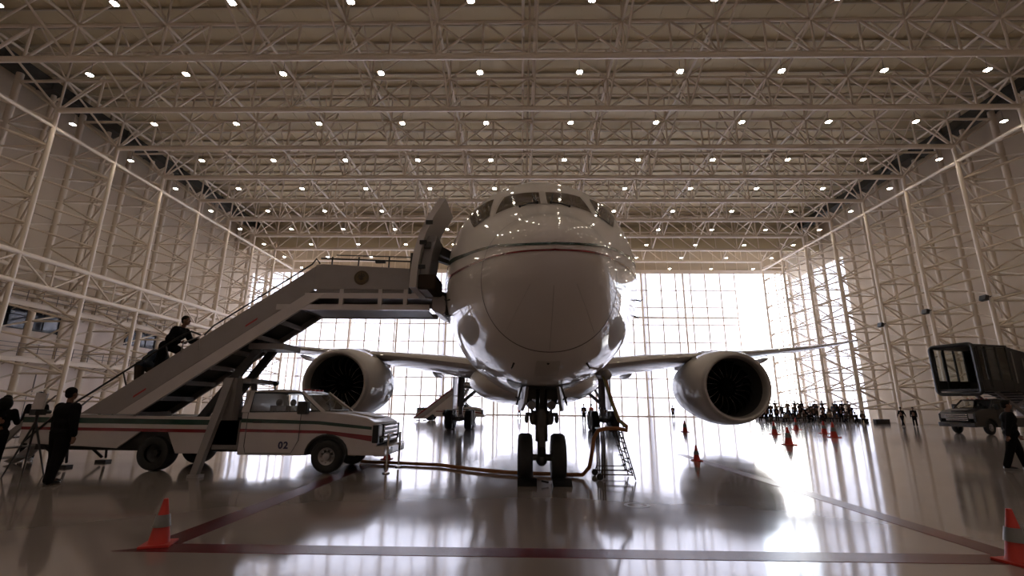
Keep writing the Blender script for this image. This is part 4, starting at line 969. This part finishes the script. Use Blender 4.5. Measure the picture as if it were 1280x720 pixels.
for k in range(5): z = .15+.22*k; rod('rung', (.53-.25*z, 0, z), (.53-.25*z, .75, z), .014, BROWN, st)
MB().b2(-.2, .32, -.02, .77, 1.08, 1.11).build('platform', TRUCKG, st)
# ground cable stands at the floor
# camera tripod at the left edge
tp = empty('camera_tripod', (-11.05, 10.9, 0), label='black camera tripod in front of the person at the left edge', cat='tripod')
for a in (.3, 2.4, 4.5):
    MB().tube([(0, 0, 1.15), (.38*math.cos(a), .38*math.sin(a), 0)], [.025, .014], 8).build('leg', BLACK, tp)
MB().tube([(0, 0, 1.1), (0, 0, 1.3)], .03, 8).build('column', BLACK, tp)
MB().box((0, 0, 1.36), (.14, .26, .13)).tube([(0, .1, 1.36), (0, .28, 1.36)], .045, 10).build('camera', BLACK, tp)
# ------------------------------------------------------------ covered stair truck on the right
RT = empty('covered_stair_truck', (31.9, 34.4, 0), math.radians(195), label='dark covered boarding stairs carried on a pickup by the right wall', cat='stair truck')
c_ = empty('cab', (-1.2, 0, 0), parent=RT); c_.scale = (1.06, 1.1, 1.2); cab(c_, white=TRUCKB, stripes=False)
MB().b2(-5.2, -.9, -.95, .95, .5, 1.1).build('body', TRUCKB, RT, bevel=.02)
MB().b2(-5.0, -.9, -.7, .7, 1.1, 1.22).build('deck', TRUCKW, RT)
for s in (-1, 1):
    t = tyre(.42, .4).build('tyre', RUB, RT, loc=(-3.6, s*.85, .42), angle=50); t.rotation_euler = (0, 0, PI/2)
cn = empty('boarding_cabin', (0, 0, 0), parent=RT)
FX = 1.6                                                        # front opening of the canopy
def frame(x, w_, z0, z1, r):
    a = .28; pts = []
    for cy, cz, b0 in ((w_-a, z1-a, 0), (-w_+a, z1-a, PI/2), (-w_+a, z0+a, PI), (w_-a, z0+a, 1.5*PI)):
        for q in range(5): an = b0+q*PI/8; pts.append((x, cy+a*math.cos(an), cz+a*math.sin(an)))
    pts.append(pts[0]); return MB().tube(pts, r, 8)
frame(FX, 1.35, 2.65, 6.0, .13).build('opening_frame', BLACK, cn)
frame(FX-1.0, 1.28, 2.9, 5.9, .06).build('inner_frame', BLACK, cn)
MB().b2(FX-3.2, FX, -1.35, 1.35, 5.85, 5.98).build('roof', BLACK, cn)
MB().b2(FX-3.2, FX-.1, -1.3, 1.3, 2.85, 3.0).build('floor_plate', TRUCKD, cn)
for s in (-1, 1):
    MB().b2(FX-3.2, FX, s*1.26, s*1.32, 3.0, 3.6).build('side_wall', TRUCKD, cn)
    MB().b2(FX-3.2, FX-.1, s*1.28, s*1.30, 3.6, 5.85).build('side_glass', CAR_GLASS, cn)
    for k in range(4): MB().b2(FX-3.2+k*1.0, FX-3.1+k*1.0, s*1.24, s*1.34, 3.0, 5.85).build('side_post', BLACK, cn)
MB().b2(FX-.5, FX-.1, 1.1, 1.3, 3.0, 5.85).b2(FX-3.2, FX-3.1, -1.3, 1.3, 3.0, 3.5).build('end_wall', TRUCKD, cn)
for s in (-1, 1):
    MB().prism([(FX-3.2, 3.0), (FX-3.2, 5.9), (FX-5.4, 5.4), (FX-9.5, 3.3), (FX-9.5, .6), (FX-8.8, .6), (FX-5.2, 2.6)], s*1.2, s*1.26).build('tunnel_side', TRUCKD, cn)
    for k in range(6): x = FX-3.6-k*.95; z = 5.8-.45*k; MB().beam((x, s*1.28, z-2.4), (x, s*1.28, z-.2), .06, .08).build('tunnel_rib', TRUCKG, cn)
MB().prism([(FX-3.2, 5.8), (FX-3.2, 5.92), (FX-5.4, 5.5), (FX-9.5, 3.4), (FX-9.5, 3.3), (FX-5.4, 5.38)], -1.25, 1.25).build('tunnel_roof', TRUCKD, cn)
for i in range(14):
    x = FX-3.4-i*.42; z = 2.9-i*.17; MB().b2(x-.2, x+.2, -1.15, 1.15, z-.03, z+.03).build('step', TRUCKG, cn)
for s in (-.7, .7): MB().beam((-3.2, s, 1.2), (-.6, s, 2.9), .15, .2).build('lift_strut', TRUCKG, RT); MB().beam((-.8, s, 1.2), (-3.6, s, 2.4), .12, .15).build('lift_strut', TRUCKG, RT)
MB().b2(-5.5, -4.9, -.9, .9, 1.22, 2.0).build('equipment_box', TRUCKW, RT, bevel=.03)
# ------------------------------------------------------------ floodlights on the wall columns
for n_, (x, y, z) in enumerate(((38.46, Y1+4*SP, 10.3), (38.46, Y1+3*SP, 10.6), (38.46, Y1+2*SP, 10.6), (38.46, Y1+SP, 10.4))):
    f = empty('floodlight', (x, y, z), label='small black floodlight clamped to a right wall column, %s from the camera' % ORD[3-n_], cat='floodlight', group='floodlights on the right wall columns')
    MB().box((-.15, 0, 0), (.3, .6, .45), ry=.3).build('housing', BLACK, f, bevel=.03)
    MB().tube([(0, -.35, 0), (.15, -.35, .1), (.15, .35, .1), (0, .35, 0)], .03, 6).build('bracket', BLACK, f)

# ------------------------------------------------------------ far figures: five poses, copied and coloured
protos = {}
def far(kind, loc, rz, label, group=None, up=None, low=None, h=1.0):
    if kind not in protos:
        pz = {'stand': STAND, 'camera': P(feet=((.12, -.1, 0), (-.14, .1, 0)), hands=((.12, -.25, 1.5), (-.12, -.25, 1.5))),
              'walk': P(lean=.05, feet=((.08, -.28, 0), (-.08, .26, 0)), hands=((.26, .2, .85), (-.26, -.22, .9))),
              'sit': P(lean=.1, hip=.5, feet=((.12, -.42, 0), (-.12, -.42, 0)), hands=((.15, -.3, .62), (-.15, -.3, .62))),
              'crouch': P(lean=.5, hip=.42, feet=((.14, -.2, 0), (-.14, .15, 0)), hands=((.1, -.42, .8), (-.1, -.42, .8)))}[kind]
        r, _ = person(label, group, loc, rz, pz, fine=False); protos[kind] = r; o = r; kids = KIDS(r)
    else:
        o = protos[kind].copy(); COL.objects.link(o); o.location = loc; o.rotation_euler = (0, 0, rz); tag(o, label, 'person')
        if 'group' in o.keys(): del o['group']
        if group: o['group'] = group
        kids = []
        for ch in KIDS(protos[kind]):
            c2 = ch.copy(); COL.objects.link(c2); c2.parent = o; kids.append(c2)
    o.scale = (h, h, h)
    for c2 in kids:
        b_ = c2.name.split('.')[0]
        m_ = up if b_ == 'jacket' else (low if b_ == 'trousers' else None)
        if m_: c2.data = c2.data.copy() if c2.data.users > 1 else c2.data; c2.data.materials[0] = m_
    return o
far('stand', (20.4, 66, 0), 2.8, 'lone person in dark clothes standing under the right wing near the glazed end', up=SUIT, low=SUIT)
far('walk', (-.3, 62, 0), .4, 'person in an orange vest beyond the aircraft left of the nose gear', up=VEST, low=BROWN)
for n_, (x, y, k_, c_, t_) in enumerate(((6.0, 47, 'stand', SUIT, 'person in black, leftmost of the group beside the right main wheels'), (6.8, 47.6, 'stand', VEST, 'person in an orange vest within the group beside the right main wheels'),
                        (7.6, 46.8, 'camera', SUIT2, 'person in dark navy right of the orange vest beside the right main wheels'), (8.3, 48.5, 'walk', SUIT, 'person in black, rightmost of the group beside the right main wheels'))):
    far(k_, (x, y, 0), rnd.uniform(-1, 1), t_, 'group standing beyond the right main wheels', c_, SUIT)
far('walk', (36.4, 47.4, 0), -1.2, 'person in dark clothes walking by the right wall, left of two', 'two walking by the right wall', SUIT, SUIT)
_bagger = far('stand', (37.3, 47.1, 0), -.8, 'person in dark clothes with a backpack by the right wall, right of two', 'two walking by the right wall', SUIT, SUIT)
MB().b2(-.17, .17, .13, .32, 1.0, 1.42).build('backpack', BLACK, _bagger, bevel=.04)
far('sit', (37.6, 54.5, 0), -.6, 'seated person beside equipment cases between the crowd and the two walkers', None, BROWN, SUIT)
kinds = ['stand', 'camera', 'sit', 'camera', 'crouch', 'stand', 'walk']
ups = [SUIT, BROWN, SUIT2, SUIT, TAN, DENIM, SUIT, BROWN, SUIT]
UPN = ['black', 'brown', 'dark navy', 'black', 'tan', 'blue-grey', 'black', 'brown', 'black']; NTH = ORD+['seventeenth', 'eighteenth', 'nineteenth']
PN = dict(stand='standing', camera='raising a camera', sit='seated', crouch='crouching', walk='stepping')
k = 0
for row, (yy, n_) in enumerate(((56.6, 19), (58.7, 17), (60.1, 14))):
    for i in range(n_):
        x = 27.6+row*.9+i*(11.4/n_)+rnd.uniform(-.06, .06)
        kd = kinds[(i*3+row) % 7] if row else ['sit', 'crouch', 'stand', 'sit', 'crouch', 'sit', 'walk'][(i*2) % 7]
        z = (0, .3, .6)[row]
        far(kd, (x, yy+rnd.uniform(-.15, .15), z+.012), rnd.uniform(-1.0, .1), 'press crowd member in %s, %s, %s from left in %s row' % (UPN[k % 9], PN[kd], NTH[i], ['front', 'middle', 'back'][row]), 'press crowd by the right wall', ups[k % 9], [SUIT, SUIT2, BROWN][k % 3], rnd.uniform(.95, 1.06)); k += 1
rz_ = empty('press_riser', (28, 58.0, 0), label='low black riser the press crowd stands on', cat='riser')
MB().b2(.6, 11.6, 0, 1.4, 0, .3).build('lower_step', TRUCKG, rz_); MB().b2(.9, 12, 1.4, 3.0, 0, .6).build('upper_step', TRUCKG, rz_)
for n_, (x, y) in enumerate(((38.9, 54.0), (40.0, 54.7), (39.6, 57.4))):
    o = MB().b2(-.45, .45, -.25, .25, 0, .5).b2(-.1, .1, -.27, -.25, .3, .38).build('equipment_case', BLACK, bevel=.03); o.location = (x, y, 0); tag(o, 'black equipment case on the floor right of the press crowd, %s of three' % ['nearest', 'middle', 'farthest'][n_], 'case', 'equipment cases by the crowd')
def barrier(x, y, label):
    g = empty('barrier_post', (x, y, 0), label=label, cat='barrier', group='barrier posts in front of the press crowd')
    MB().tube([(0, 0, .03), (0, 0, .95)], .03, 8).build('post', GEARL, g); MB().lathe([(0, .04), (.16, .02), (.17, 0)], seg=14).build('base', GEARL, g)
for n_ in range(5): barrier(23.6+n_*.9, 60-n_*.3, 'slim silver barrier post left of the press crowd, %s from the engine' % ORD[n_])
